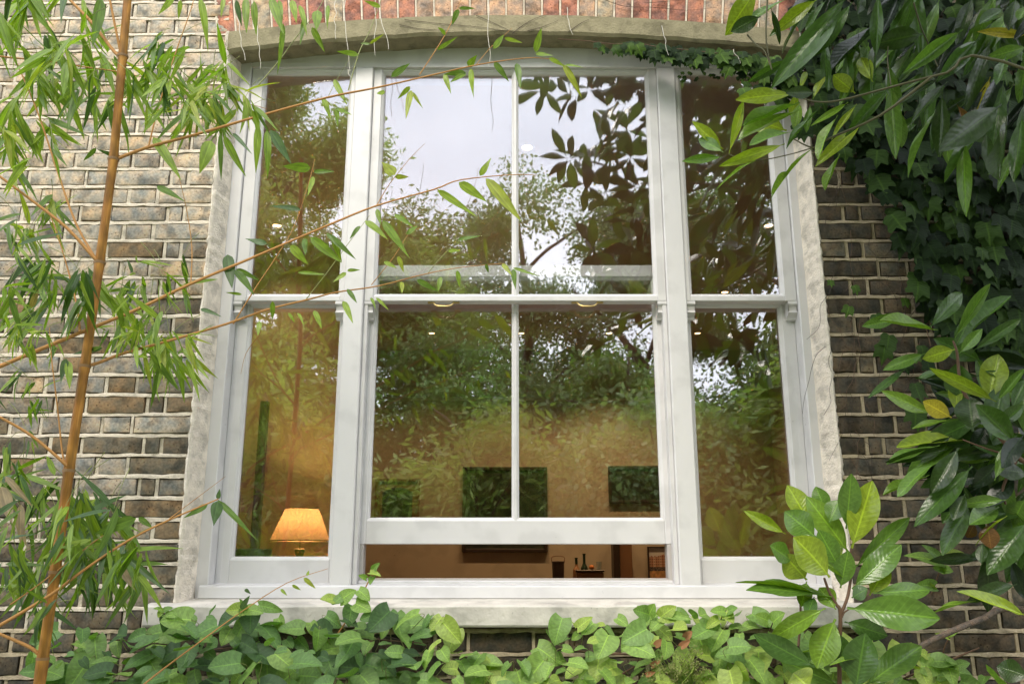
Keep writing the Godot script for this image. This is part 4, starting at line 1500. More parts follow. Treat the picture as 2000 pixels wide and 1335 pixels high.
func whorl(p: Node3D, o: Vector3, axis: Vector3, n: int, ln: float, tones: Array) -> void:
	var u := axis.cross(Vector3(0.3, 0.1, 0.9)).normalized()
	var v := axis.cross(u).normalized()
	var turn := rf(0, TAU)
	for k in n:
		var ang := turn + TAU * k * 0.382
		var out := u * cos(ang) + v * sin(ang)
		var dir := (out + axis * rf(-0.2, 0.8) + Vector3(0, rf(-0.5, 0.05), 0)).normalized()
		var a := o - axis * 0.012 * k + dir * 0.01
		var l := ln * rf(0.75, 1.2)
		leaf(p, leafmesh.magnolia, M.magnolia, tones[rng.randi() % tones.size()], a, a + dir * l, l * rf(0.28, 0.4), axis + Vector3(0, 0.6, 0) + out * 0.2, -1, "leaf", 296)


func magnolia() -> void:
	var p := thing("magnolia_tree", "glossy evergreen magnolia boughs hanging in from the top right corner", "tree")
	# boughs out of the trunk that stands to the right of the window
	var trunk := PackedVector3Array([Vector3(2.5, -0.05, 0.55), Vector3(2.46, 0.9, 0.6), Vector3(2.4, 1.8, 0.7), Vector3(2.36, 2.8, 0.85), Vector3(2.3, 4.0, 1.0), Vector3(2.2, 5.2, 1.1)])
	shoot(p, "trunk", trunk, 0.06, 0.03, M.bark, 12)
	var limbs := [
		[PackedVector3Array([Vector3(2.39, 2.3, 0.78), at(1960, 120, 0.75), at(1850, 142, 0.72), at(1740, 170, 0.7), at(1640, 196, 0.68), at(1590, 198, 0.66), at(1560, 188, 0.65)]), 0.0055, 0.002],
		[PackedVector3Array([at(1820, 150, 0.72), at(1720, 225, 0.66), at(1620, 270, 0.62), at(1588, 288, 0.6), at(1545, 268, 0.58)]), 0.005, 0.002],
		[PackedVector3Array([at(1588, 288, 0.6), at(1540, 302, 0.58), at(1476, 313, 0.56), at(1424, 302, 0.55)]), 0.0022, 0.0014],
		[PackedVector3Array([at(1502, -40, 0.7), at(1498, 20, 0.7), at(1497, 80, 0.69), at(1508, 136, 0.68)]), 0.0035, 0.002],
		[PackedVector3Array([at(1508, 136, 0.68), at(1494, 100, 0.68), at(1478, 88, 0.67), at(1460, 68, 0.66)]), 0.002, 0.003],
		[PackedVector3Array([at(1785, 5, 0.6), at(1800, 55, 0.55), at(1815, 88, 0.5), at(1832, 130, 0.5)]), 0.003, 0.002],
		[PackedVector3Array([at(1735, 90, 0.6), at(1734, 120, 0.6), at(1741, 165, 0.62)]), 0.002, 0.002],
		[PackedVector3Array([Vector3(2.36, 2.9, 0.86), Vector3(2.0, 3.1, 1.1), Vector3(1.6, 3.3, 1.3), Vector3(1.2, 3.45, 1.45), Vector3(0.8, 3.5, 1.55)]), 0.022, 0.005],
		[PackedVector3Array([Vector3(2.33, 3.3, 0.92), Vector3(1.9, 3.6, 1.0), Vector3(1.3, 3.75, 1.1), Vector3(0.9, 3.9, 1.2)]), 0.02, 0.006],
		[PackedVector3Array([Vector3(2.4, 1.9, 0.72), Vector3(2.1, 2.2, 1.2), Vector3(1.9, 2.5, 1.6), Vector3(1.75, 2.8, 1.9)]), 0.02, 0.006],
	]
	for l in limbs: shoot(p, "bough", l[0], l[1], l[2], M.stem_green if l[1] < 0.01 else M.bark, 7)
	var top := [
		[1478, -22, 1424, 61, 44, 4], [1486, 32, 1430, 60, 30, 3], [1541, -3, 1449, 36, 11], [1597, -2, 1515, 59, 27, 4], [1598, -2, 1575, 25, 19], [1617, -4, 1570, 67, 10], [1657, -10, 1524, 158, 42, 0], [1665, 4, 1596, 101, 27, 0],
		[1685, -12, 1674, 30, 19], [1716, -16, 1711, 105, 23, 0], [1506, 15, 1522, 88, 13, 3], [1542, 114, 1462, 160, 19, 0], [1551, 184, 1445, 186, 28, 4], [1591, 180, 1539, 181, 24, 3], [1588, 194, 1612, 134, 18, 4], [1671, 182, 1628, 146, 31, 4],
		[1705, 160, 1680, 108, 27, 4], [1562, 176, 1577, 136, 11, 4], [1424, 300, 1453, 200, 18, 4], [1412, 291, 1352, 237, 27, 4], [1413, 297, 1362, 264, 23, 1], [1411, 306, 1335, 314, 17, 1], [1533, 281, 1416, 319, 21, 4], [1476, 313, 1393, 353, 10, 2],
		[1537, 255, 1458, 228, 40, 4], [1562, 200, 1452, 253, 12, 1], [1562, 215, 1444, 279, 17, 2], [1547, 258, 1464, 273, 13, 1], [1557, 180, 1545, 227, 18, 4], [1563, 200, 1553, 257, 19, 2], [1583, 204, 1575, 257, 15, 1], [1602, 210, 1532, 286, 9, 0],
		[1657, 200, 1584, 246, 14, 2], [1674, 203, 1624, 269, 14, 4], [1637, 225, 1589, 306, 10, 2], [1742, 168, 1655, 258, 21, 0], [1684, 242, 1596, 319, 25, 4], [1590, 287, 1491, 371, 15, 2], [1547, 330, 1507, 381, 9, 2], [1641, 300, 1616, 373, 11, 2],
		[1761, 217, 1762, 288, 21, 1], [1829, 214, 1762, 341, 13, 1], [1841, 180, 1836, 305, 31, 3], [1957, 204, 1841, 291, 50, 3], [1931, 240, 1845, 357, 20, 0], [1881, 58, 1758, 150, 27, 1], [1913, 74, 1826, 164, 31, 0], [1804, 66, 1717, 80, 40, 3],
		[1787, -6, 1765, 61, 22, 0], [1961, 17, 1913, 47, 30, 0], [2008, 69, 1909, 62, 22, 5], [2008, 91, 1936, 111, 25, 1], [1966, 110, 1947, 161, 21, 0], [1836, 150, 1740, 214, 21, 3], [1851, 160, 1784, 231, 23, 3], [1936, 79, 1889, 206, 28, 3],
		[1902, -6, 1867, 72, 25, 3], [1969, 225, 1962, 353, 19, 3], [1997, 225, 1983, 346, 30, 0], [1926, 259, 1932, 323, 23, 3], [1985, -4, 1971, 56, 26, 3], [2010, 8, 1990, 36, 24, 1], [1935, 150, 1905, 230, 18, 5], [1870, 205, 1900, 250, 14, 6], [1925, 170, 1850, 270, 26, 7], [1960, 130, 1905, 260, 26, 7]]
	placed_leaves(p, top, 0.52, 0.72, [0, 1, 3])
	var more := []
	for i in 92:
		var u := rf(1600, 2060)
		var v := rf(-60, 300)
		if v > 60 + (u - 1600) * 0.75: continue
		var ang := rf(1.35, 2.6)
		var ln := rf(85, 150)
		more.append([u, v, u + cos(ang) * ln, v + sin(ang) * ln, rf(14, 30)])
	placed_leaves(p, more, 0.3, 0.56, [0, 3, 0, 7, 1, 1])
	# outside the picture: the rest of the crown, overhead and to the right, which the panes mirror
	for i in 44:
		var o := Vector3(rf(0.15, 2.6), rf(3.35, 4.6), rf(0.9, 1.75))
		if o.x < 0.75 and rng.randf() < 0.5: continue
		whorl(p, o, Vector3(rf(-0.8, 0.3), rf(0.0, 0.8), rf(-0.2, 0.8)).normalized(), rng.randi_range(6, 9), 0.17, [0, 3, 0, 1, 7])
	var near := 0
	while near < 58:
		var o := Vector3(0.42 + 1.05 * pow(rng.randf(), 0.8), rf(2.4, 4.1), rf(1.2, 2.0))
		if o.x < 0.62 and o.y > 3.15 and o.y < 3.6: continue
		if o.y - 1.42 < 0.767 * (3.16 - o.z): continue
		near += 1
		whorl(p, o, Vector3(rf(-0.8, 0.2), rf(-0.1, 0.7), rf(-0.3, 0.5)).normalized(), rng.randi_range(7, 10), 0.19, [0, 3, 0, 1, 7])
	for i in 60:
		var o := Vector3(rf(1.65, 3.2), rf(1.7, 4.2), rf(0.75, 2.3))
		if o.x < 1.28 + (3.16 - o.z) * 0.13: continue
		whorl(p, o, Vector3(rf(-0.9, 0.1), rf(0.0, 0.7), rf(-0.1, 0.8)).normalized(), rng.randi_range(6, 9), 0.17, [0, 3, 0, 1, 7])
	for i in 70:
		var o := Vector3(rf(1.2, 3.4), rf(3.75, 4.9), rf(0.1, 2.3))
		if o.y < 3.5 + (0.9 - o.z) * 0.2: continue
		whorl(p, o, Vector3(rf(-0.6, 0.4), rf(0.2, 0.8), rf(-0.1, 0.8)).normalized(), rng.randi_range(6, 9), 0.18, [0, 3, 0, 1, 7])
	finish(p, M.magnolia)
	# the lower bough at the right edge
	var q := thing("magnolia_shrub", "glossy magnolia branch at the right edge below the dark ivy", "shrub")
	var lim := [
		[PackedVector3Array([Vector3(1.95, 0.0, 0.35), Vector3(1.9, 0.7, 0.4), at(2040, 960, 0.45), at(1985, 890, 0.46), at(1925, 820, 0.46), at(1880, 760, 0.46), at(1870, 690, 0.46), at(1862, 665, 0.46)]), 0.012, 0.003],
		[PackedVector3Array([at(1985, 890, 0.46), at(1940, 880, 0.46), at(1880, 858, 0.44)]), 0.004, 0.002],
		[PackedVector3Array([at(1985, 900, 0.46), at(1960, 950, 0.46), at(1965, 985, 0.46)]), 0.006, 0.003],
		[PackedVector3Array([at(1818, 675, 0.42), at(1812, 650, 0.42), at(1808, 640, 0.42)]), 0.002, 0.0015]]
	for l in lim: shoot(q, "branch", l[0], l[1], l[2], M.stem_brown, 7)
	var side := [
		[1832, 645, 1717, 631, 15, 2], [1786, 625, 1723, 619, 20, 1], [1752, 625, 1686, 636, 22, 1], [1816, 640, 1885, 566, 30, 0], [1865, 660, 1935, 554, 21, 1], [1866, 678, 1894, 625, 28, 0], [1888, 657, 1976, 578, 18, 0], [1901, 685, 1995, 621, 22, 0],
		[1874, 690, 1919, 642, 23, 1], [1866, 682, 1805, 697, 31, 4], [1807, 690, 1731, 719, 24, 1], [1769, 720, 1703, 769, 16, 0], [1836, 724, 1792, 736, 15, 0], [1946, 784, 1827, 720, 24, 4], [1880, 795, 1868, 711, 48, 0], [1930, 786, 1951, 688, 48, 4],
		[1946, 785, 2003, 721, 19, 1], [1976, 800, 2006, 739, 24, 0], [1823, 808, 1732, 769, 26, 2], [1859, 815, 1807, 785, 34, 5], [1864, 820, 1779, 827, 10, 2], [1883, 860, 1751, 861, 19, 4], [1836, 870, 1729, 891, 16, 1], [1851, 877, 1736, 900, 20, 3],
		[1901, 842, 1893, 770, 57, 3], [1871, 808, 1866, 744, 24, 4], [1986, 868, 1904, 789, 42, 0], [1947, 881, 1871, 824, 32, 3], [1938, 898, 1862, 895, 17, 2], [1943, 938, 1971, 864, 20, 1], [2008, 926, 1947, 910, 38, 3], [1873, 874, 1822, 961, 36, 3],
		[1900, 910, 1794, 1020, 38, 0], [1830, 904, 1741, 951, 13, 1], [1816, 928, 1727, 971, 9, 2], [1896, 984, 1839, 1075, 42, 0], [1966, 976, 1876, 980, 22, 1], [1952, 990, 1892, 1028, 36, 1], [2003, 974, 1977, 1021, 42, 1], [1968, 1007, 1895, 1054, 11, 4],
		[2006, 1018, 1937, 1116, 46, 0], [1886, 964, 1861, 1012, 28, 3], [1930, 1022, 1935, 1070, 36, 6], [1905, 1022, 1888, 1052, 24, 6], [1919, 1060, 1917, 1100, 22, 3], [1987, 1141, 1897, 1159, 24, 3], [2008, 1203, 1869, 1155, 40, 4], [1907, 1173, 1819, 1191, 13, 2], [2010, 1322, 1948, 1300, 42, 3],
		[1990, 800, 1930, 840, 30, 3], [2000, 850, 1960, 900, 34, 7], [1960, 900, 1900, 950, 30, 7], [1985, 930, 1930, 985, 34, 7], [1930, 830, 1900, 880, 30, 7], [1955, 830, 2000, 790, 26, 0], [1915, 930, 1860, 940, 24, 7]]
	placed_leaves(q, side, 0.36, 0.52, [0, 1, 3])
	var filler := []
	for i in 74:
		var u := rf(1850, 2040)
		var v := rf(700, 1090)
		if u < 1850 + absf(v - 880) * 0.32: continue
		var ang := rf(1.2, 4.4)
		var ln := rf(90, 140)
		filler.append([u, v, u + cos(ang) * ln, v + sin(ang) * ln * 0.9, rf(16, 40)])
	placed_leaves(q, filler, 0.2, 0.4, [0, 1, 3, 0, 7])
	for i in 16:
		whorl(q, Vector3(rf(1.75, 2.3), rf(0.7, 2.1), rf(0.3, 1.0)), Vector3(rf(-0.6, 0.3), 0.7, rf(0, 0.6)).normalized(), 7, 0.17, [0, 1, 3])
	finish(q, M.magnolia)


func front_shrub() -> void:
	var p := thing("magnolia_shrub", "young magnolia with bright upright glossy leaves in front of the sill's right end", "shrub")
	var stems := [
		[PackedVector3Array([Vector3(1.02, -0.02, 0.3), Vector3(0.98, 0.6, 0.35), at(1640, 1300, 0.42), at(1642, 1200, 0.45), at(1634, 1180, 0.45), at(1620, 1155, 0.45), at(1610, 1128, 0.45)]), 0.008, 0.0035],
		[PackedVector3Array([at(1643, 1198, 0.45), at(1656, 1165, 0.45), at(1663, 1120, 0.44), at(1662, 1085, 0.44), at(1664, 1068, 0.44)]), 0.005, 0.0035],
		[PackedVector3Array([at(1560, 1260, 0.36), at(1564, 1200, 0.36), at(1563, 1160, 0.36)]), 0.004, 0.003],
		[PackedVector3Array([at(1645, 1205, 0.45), at(1650, 1195, 0.45), at(1662, 1188, 0.46)]), 0.003, 0.002]]
	for l in stems: shoot(p, "stem", l[0], l[1], l[2], M.stem_brown, 8)
	var list := [
		[1582, 1022, 1538, 947, 48, 4], [1613, 1002, 1597, 949, 34, 1], [1653, 1032, 1664, 926, 40, 1], [1664, 1070, 1705, 940, 54, 4], [1659, 1080, 1578, 969, 50, 2], [1595, 1050, 1532, 996, 54, 1], [1535, 1042, 1456, 998, 22, 4],
		[1621, 1127, 1561, 1050, 64, 4], [1576, 1132, 1530, 1082, 50, 4], [1548, 1096, 1507, 1065, 38, 1], [1656, 1135, 1546, 1067, 20, 2], [1628, 1168, 1444, 1107, 21, 2], [1626, 1166, 1462, 1129, 26, 1], [1668, 1110, 1781, 1007, 32, 1],
		[1665, 1150, 1764, 1059, 46, 1], [1699, 1162, 1734, 1103, 36, 4], [1706, 1158, 1832, 1150, 36, 1], [1655, 1187, 1838, 1206, 62, 1], [1613, 1187, 1498, 1248, 36, 2], [1632, 1208, 1594, 1303, 58, 2], [1650, 1214, 1736, 1240, 36, 0],
		[1592, 1302, 1478, 1241, 42, 0], [1637, 1337, 1527, 1289, 36, 1], [1671, 1348, 1689, 1238, 62, 0], [1688, 1340, 1804, 1256, 48, 1], [1709, 1271, 1624, 1294, 15, 2], [1642, 1148, 1656, 1078, 38, 1], [1576, 1135, 1567, 1182, 28, 2],
		[1591, 1165, 1577, 1197, 24, 0], [1633, 1190, 1600, 1148, 36, 2], [1631, 1102, 1641, 1058, 16, 4], [1664, 1167, 1692, 1148, 32, 0], [1582, 1345, 1548, 1312, 62, 4], [1620, 1020, 1640, 975, 40, 1], [1640, 1110, 1600, 1035, 40, 1], [1660, 1320, 1640, 1240, 34, 0]]
	placed_leaves(p, list, 0.38, 0.52, [1, 2, 4])
	finish(p, M.magnolia)
	# a stout grey bough of it runs off to the right
	shoot(p, "bough", PackedVector3Array([at(1780, 1275, 0.34), at(1805, 1258, 0.33), at(1860, 1232, 0.32), at(1920, 1208, 0.3), at(1985, 1188, 0.28), Vector3(1.95, 0.98, 0.26)]), 0.0085, 0.0105, M.bark, 10)


# ------------------------------------------------------------------ climbers

func wall_ivy() -> void:
	var p := thing("ivy", "dark ivy thickly covering the upper right brickwork beside the window", "ivy")
	var mats: Array = M.ivy
	var edge := func(v: float) -> float:
		if v < 250: return 1572.0 + 0.1 * v
		if v < 330: return lerpf(1597, 1715, (v - 250) / 80.0)
		if v < 470: return lerpf(1715, 1775, (v - 330) / 140.0)
		if v < 600: return lerpf(1775, 1835, (v - 470) / 130.0)
		return lerpf(1835, 1960, (v - 600) / 110.0)
	var list := []
	var v := -60.0
	while v < 720:
		var u: float = edge.call(v) + rf(-25, 14)
		while u < 2080:
			list.append([u + rf(-10, 10), v + rf(-9, 9)])
			u += rf(19, 30)
		v += 19.0
	list.reverse()
	for pass_no in 2:
		for c in list:
			# the lit lower edge and the gaps come first, so that what shows best are pieces of their own
			var own: bool = c[1] > 190 and c[0] < 2010
			if own != (pass_no == 0): continue
			var z := rf(0.02, 0.085)
			var a := at(c[0], c[1], z)
			var ln := rf(0.065, 0.115)
			var dir := Vector3(rf(-0.5, 0.5), -1, rf(0.1, 0.5)).normalized()
			leaf(p, leafmesh.ivy, mats, [0, 1, 0, 2, 1, 3, 3][rng.randi() % 7], a, a + dir * ln, ln * rf(0.9, 1.1), Vector3(rf(-0.5, 0.4), rf(0.2, 0.7), 1))
	# sprigs on the bare bricks below
	for c in [[1795, 565, 30, 1], [1845, 560, 34, 1], [1710, 610, 30, 3], [1668, 555, 20, 4], [1660, 595, 24, 4], [1738, 650, 36, 3], [1730, 668, 38, 3], [1800, 672, 26, 3], [1812, 700, 30, 1], [1785, 745, 40, 3], [1790, 790, 42, 3], [1850, 760, 30, 1], [1795, 815, 26, 3], [1760, 700, 30, 1], [1840, 735, 30, 1], [1622, 545, 16, 4], [1765, 580, 22, 4], [1790, 690, 20, 4], [1950, 650, 50, 1], [1985, 660, 46, 1], [1960, 700, 44, 3]]:
		var a := at(c[0], c[1], 0.04)
		var ln := metres(c[2] * 1.15, a)
		leaf(p, leafmesh.ivy, mats, c[3], a, a + Vector3(rf(-0.4, 0.4), -1, 0.25).normalized() * ln, ln, Vector3(rf(-0.3, 0.3), 0.5, 1))
	finish(p, mats)
	# bare clinging stems over the bricks
	for i in 42:
		var u := rf(1610, 1850)
		var vv := rf(300, 900)
		var pts := PackedVector3Array()
		var du := rf(-10, 10)
		for k in 6:
			pts.append(at(u, vv, 0.012))
			u += du + rf(-12, 12)
			vv += rf(12, 34)
		shoot(p, "stem", pts, 0.0011, 0.0007, M.stem_dark if rng.randf() < 0.7 else M.stem_brown, 4)


func lintel_ivy() -> void:
	var p := thing("ivy_strand", "fresh green ivy strand creeping along the rendered band at top right of the window", "ivy")
	var mats: Array = M.ivy
	var spine := [[1090, 76], [1150, 80], [1200, 86], [1240, 84], [1290, 92], [1340, 97], [1400, 104], [1460, 112], [1520, 122], [1560, 130]]
	shoot(p, "stem", line(spine, -0.005, 0.03), 0.0016, 0.0022, M.stem_brown, 5)
	for i in 190:
		var t := sqrt(rng.randf())
		var f := t * (spine.size() - 1)
		var k := mini(int(f), spine.size() - 2)
		var u: float = lerpf(spine[k][0], spine[k + 1][0], f - k) + rf(-12, 12)
		var v: float = lerpf(spine[k][1], spine[k + 1][1], f - k) + rf(-14, 14) * (0.4 + t) + 4.0
		if t > 0.72 and rng.randf() < 0.3: v += rf(5, 48)
		var z := rf(-0.02, 0.05)
		var a := at(u, v, z)
		var ln := rf(0.038, 0.07) * (0.7 + 0.5 * t)
		var dir := Vector3(rf(-0.6, 0.6), -1, rf(0.05, 0.6)).normalized()
		leaf(p, leafmesh.ivy, mats, [3, 1, 3, 4, 1, 0][rng.randi() % 6], a, a + dir * ln, ln, Vector3(rf(-0.4, 0.4), rf(0.0, 0.6), 1))
	# a fringe of tiny leaves along the top of the right sash
	for i in 46:
		var a := at(rf(1325, 1520), rf(138, 156), rf(-0.09, -0.05))
		var ln := rf(0.012, 0.024)
		leaf(p, leafmesh.ivy, mats, [3, 4, 1][rng.randi() % 3], a, a + Vector3(rf(-0.8, 0.8), -1, 0.3).normalized() * ln, ln, Vector3(rf(-0.4, 0.4), 0.3, 1))
	finish(p, mats)
	# dead creeper still clinging to the band
	var dead := [[[790, 38], [850, 45], [930, 52], [985, 60], [1010, 66]], [[930, 30], [965, 45], [1000, 62]], [[1000, 66], [1020, 50], [1045, 36], [1070, 28]], [[1030, 60], [1060, 52], [1090, 40]], [[780, 48], [820, 56], [880, 60]], [[1170, -5], [1220, 12], [1280, 14], [1340, 20], [1400, 14]], [[1260, 6], [1330, 0], [1400, -6]], [[1110, 62], [1135, 45], [1150, 38]], [[1300, 90], [1296, 70], [1290, 45]], [[1420, 80], [1470, 84], [1520, 88]]]
	for d in dead: shoot(p, "dead_stem", line(d, 0.016, 0.016), 0.0014, 0.0007, M.stem_dark, 4)


func dry_strands() -> void:
	var p := thing("dry_roots", "pale dry aerial roots dangling in front of the arch over the window", "roots")
	for s in [[655, 0, 654, 76, 0.12], [672, 0, 684, 140, 0.12], [734, -10, 733, 108, 0.1], [742, 20, 760, 96, 0.1], [953, -8, 956, 130, 0.12], [1106, 14, 1118, 68, 0.08], [462, 30, 477, 118, 0.12], [502, 50, 510, 135, 0.12], [1294, 50, 1306, 108, 0.08], [1432, 96, 1448, 124, 0.05], [681, 135, 686, 165, 0.1]]:
		var pts := PackedVector3Array()
		for k in 7:
			var t := k / 6.0
			pts.append(at(lerpf(s[0], s[2], t) + rf(-2.5, 2.5), lerpf(s[1], s[3], t), s[4]))
		shoot(p, "root", pts, 0.0016, 0.0009, M.straw, 5)


func hydrangea() -> void:
	var mats: Array = M.hydrangea
	var shapes: Array = leafmesh.hydrangea
	var upper := func(u: float) -> float:
		var k := [[60, 1240], [280, 1238], [310, 1215], [420, 1188], [520, 1210], [600, 1222], [660, 1196], [760, 1205], [800, 1196], [870, 1215], [900, 1268], [1000, 1300], [1060, 1292], [1090, 1225], [1160, 1216], [1240, 1196], [1300, 1190], [1400, 1196], [1440, 1205], [1520, 1210], [1560, 1235], [1800, 1290], [1850, 1300], [1905, 1320], [2010, 1345]]
		for i in k.size() - 1:
			if u <= k[i + 1][0]: return lerpf(k[i][1], k[i + 1][1], clampf((u - k[i][0]) / (k[i + 1][0] - k[i][0]), 0, 1))
		return 1345.0
	for half in 2:
		var p := thing("climbing_hydrangea", ["heart-leaved green climber under the left half of the stone sill", "heart-leaved climber with dry flower heads under the right half of the sill"][half], "climber")
		# woody stems along the wall
		for i in 9:
			var u := rf(100, 800) if half == 0 else rf(1060, 1700)
			var v := rf(1240, 1300)
			var pts := PackedVector3Array()
			for k in 6:
				pts.append(at(u, v, rf(0.07, 0.14)))
				u += rf(20, 60)
				v += rf(-14, 14)
			shoot(p, "stem", pts, rf(0.002, 0.0045), 0.0015, M.stem_brown if i % 2 else M.stem_dark, 6)
		for i in 4:
			var x := rf(-1.3, -0.3) if half == 0 else rf(0.2, 1.3)
			shoot(p, "stem", PackedVector3Array([Vector3(x, 0, 0.1), Vector3(x + rf(-0.1, 0.1), 0.35, 0.06), Vector3(x + rf(-0.2, 0.2), 0.7, 0.07), Vector3(x + rf(-0.3, 0.3), 0.92, 0.1)]), 0.008, 0.003, M.stem_brown, 7)
		var spots := []
		var tries := 0
		var lo := 60.0 if half == 0 else 1040.0
		var hi := 1040.0 if half == 0 else 1960.0
		while tries < 5200 and spots.size() < 350:
			tries += 1
			var u := rf(lo, hi)
			var top: float = upper.call(u)
			var v := rf(top, 1395)
			var z := rf(0.09, 0.34)
			if v - top < 30: z = rf(0.1, 0.22)
			var ok := true
			for s in spots:
				if absf(s[0] - u) < 21 and absf(s[1] - v) < 15:
					ok = false
					break
			if ok: spots.append([u, v, z])
		spots.sort_custom(func(a, b): return a[2] > b[2])
		for s in spots:
			var a := at(s[0], s[1], s[2])
			var ln := metres(lerpf(22, 62, pow(rng.randf(), 1.3)), a)
			if s[1] > 1280: ln *= 1.12
			var ang := rf(0, TAU)
			var dir := Vector3(cos(ang) * 0.9, -0.25 + 0.55 * sin(ang), rf(0.1, 0.75)).normalized()
			if dir.y > 0.15: dir.y *= 0.3
			var warm: bool = s[0] > 850
			var tone: int = [1, 3, 0, 1, 3, 1][rng.randi() % 6] if warm else [0, 2, 2, 1, 0, 4, 2][rng.randi() % 7]
			leaf(p, shapes, mats, tone, a - dir * ln * 0.4, a + dir * ln * 0.6, ln * rf(0.74, 0.95), Vector3(rf(-0.8, 0.8), rf(0.35, 1.1), rf(0.1, 1.0)), -1, "leaf", 285)
			if rng.randf() < 0.5:
				var foot := a - dir * ln * 0.4
				shoot(p, "stalk", PackedVector3Array([foot, foot - dir * 0.02 + Vector3(0, -0.012, -0.012), foot + Vector3(rf(-0.03, 0.03), -0.05, -0.05)]), 0.0009, 0.0013, M.twig_green, 4)
		# shoots that rise clear of the mass, each with its pairs of leaves
		var rising := [[[[655, 1245], [690, 1190], [712, 1150], [728, 1118], [733, 1105]], [[655, 1170, 628, 1166, 26], [665, 1172, 690, 1150, 30], [668, 1165, 648, 1178, 20], [700, 1152, 722, 1168, 26], [694, 1178, 724, 1192, 34], [715, 1130, 702, 1122, 12], [722, 1118, 742, 1122, 16], [728, 1112, 740, 1100, 14], [728, 1126, 722, 1140, 14]]],
			[[[340, 1225], [325, 1205], [316, 1190]], [[318, 1192, 303, 1185, 14], [318, 1192, 334, 1184, 12], [322, 1200, 342, 1200, 14], [316, 1192, 308, 1206, 12], [330, 1208, 356, 1212, 16]]],
			[[[470, 1235], [475, 1205], [480, 1185]], [[478, 1190, 440, 1192, 30], [480, 1190, 512, 1192, 26], [478, 1195, 470, 1170, 14], [505, 1182, 550, 1190, 22]]]] if half == 0 else [
			[[[1122, 1260], [1126, 1230], [1130, 1212]], [[1128, 1226, 1158, 1204, 26]]],
			[[[1280, 1240], [1275, 1210], [1265, 1195]], [[1268, 1200, 1238, 1190, 32], [1268, 1200, 1276, 1180, 26], [1290, 1205, 1318, 1182, 30], [1290, 1205, 1330, 1210, 26], [1300, 1200, 1352, 1208, 20], [1262, 1205, 1250, 1225, 22]]],
			[[[1400, 1240], [1408, 1210], [1418, 1192]], [[1418, 1195, 1388, 1192, 24], [1420, 1195, 1440, 1186, 22], [1418, 1195, 1432, 1215, 24], [1405, 1210, 1380, 1222, 22]]],
			[[[1500, 1240], [1510, 1215]], [[1510, 1215, 1530, 1196, 34], [1500, 1212, 1476, 1200, 26]]],
			[[[1838, 1300], [1846, 1262], [1858, 1240], [1862, 1225]], [[1852, 1245, 1830, 1236, 12], [1856, 1240, 1872, 1232, 12]]],
			[[[1820, 1160], [1834, 1120], [1845, 1090]], [[1840, 1098, 1776, 1076, 34], [1840, 1092, 1808, 1064, 20], [1850, 1090, 1886, 1078, 36], [1842, 1112, 1822, 1108, 18], [1842, 1112, 1858, 1112, 20], [1826, 1145, 1790, 1140, 24], [1826, 1150, 1818, 1138, 10]]],
			[[[1790, 1330], [1820, 1290], [1860, 1288]], [[1800, 1300, 1846, 1305, 40], [1822, 1290, 1870, 1292, 36], [1850, 1292, 1866, 1340, 34], [1868, 1300, 1896, 1292, 20], [1800, 1308, 1816, 1345, 32], [1810, 1280, 1792, 1270, 20], [1858, 1300, 1850, 1285, 18]]]]
		for r in rising:
			shoot(p, "stem", line(r[0], 0.12, 0.2), 0.003, 0.0014, M.stem_brown if half == 1 or r[0].size() < 4 else M.twig, 6)
			for l in r[1]:
				var a := at(l[0], l[1], 0.2)
				leaf(p, shapes, mats, [1, 0, 3][rng.randi() % 3], a, at(l[2], l[3], 0.215 + rf(0, 0.03)), metres(l[4], a), (EYE - a).normalized() + Vector3(rf(-0.3, 0.3), rf(0.1, 0.7), 0), -1, "young_leaf")
		finish(p, mats)
		if half == 1:
			# flower heads gone over: forked stalks ending in beads, with a few russet bracts
			for c in [[1322, 1292, 46], [1345, 1320, 40], [1296, 1325, 34]]:
				var o := at(c[0], c[1] + 36, 0.27)
				var st := begin()
				var ball := begin()
				for i in 34:
					var e := at(c[0] + rf(-1, 1) * c[2], c[1] + rf(-0.8, 0.7) * c[2] * 0.75, 0.3 + rf(-0.05, 0.06))
					var m := o.lerp(e, 0.55) + Vector3(0, 0.008, 0)
					tube(st, PackedVector3Array([o, m, e]), [0.0012, 0.0006], 4)
					for k in 5:
						var f := e + Vector3(rf(-1, 1), rf(-0.3, 1), rf(-1, 1)) * 0.013
						tube(st, PackedVector3Array([m.lerp(e, 0.7), f]), [0.0006, 0.0005], 3)
						box(ball, f - Vector3.ONE * 0.0018, f + Vector3.ONE * 0.0018, 0.0007)
				obj("flower_stalks", st, mats[3], p)
				obj("seed_heads", ball, M.twig_green, p)
			for l in [[1330, 1262, 1348, 1250, 14], [1280, 1260, 1296, 1248, 14], [1338, 1245, 1352, 1232, 16], [1272, 1300, 1290, 1290, 12], [1262, 1318, 1280, 1312, 10]]:
				var a := at(l[0], l[1], 0.3)
				leaf(p, shapes, [M.dead_leaf], 0, a, at(l[2], l[3], 0.31), metres(l[4], a), EYE - a, -1, "russet_bract")


# ------------------------------------------------------------------ the garden behind the viewer, mirrored in the panes

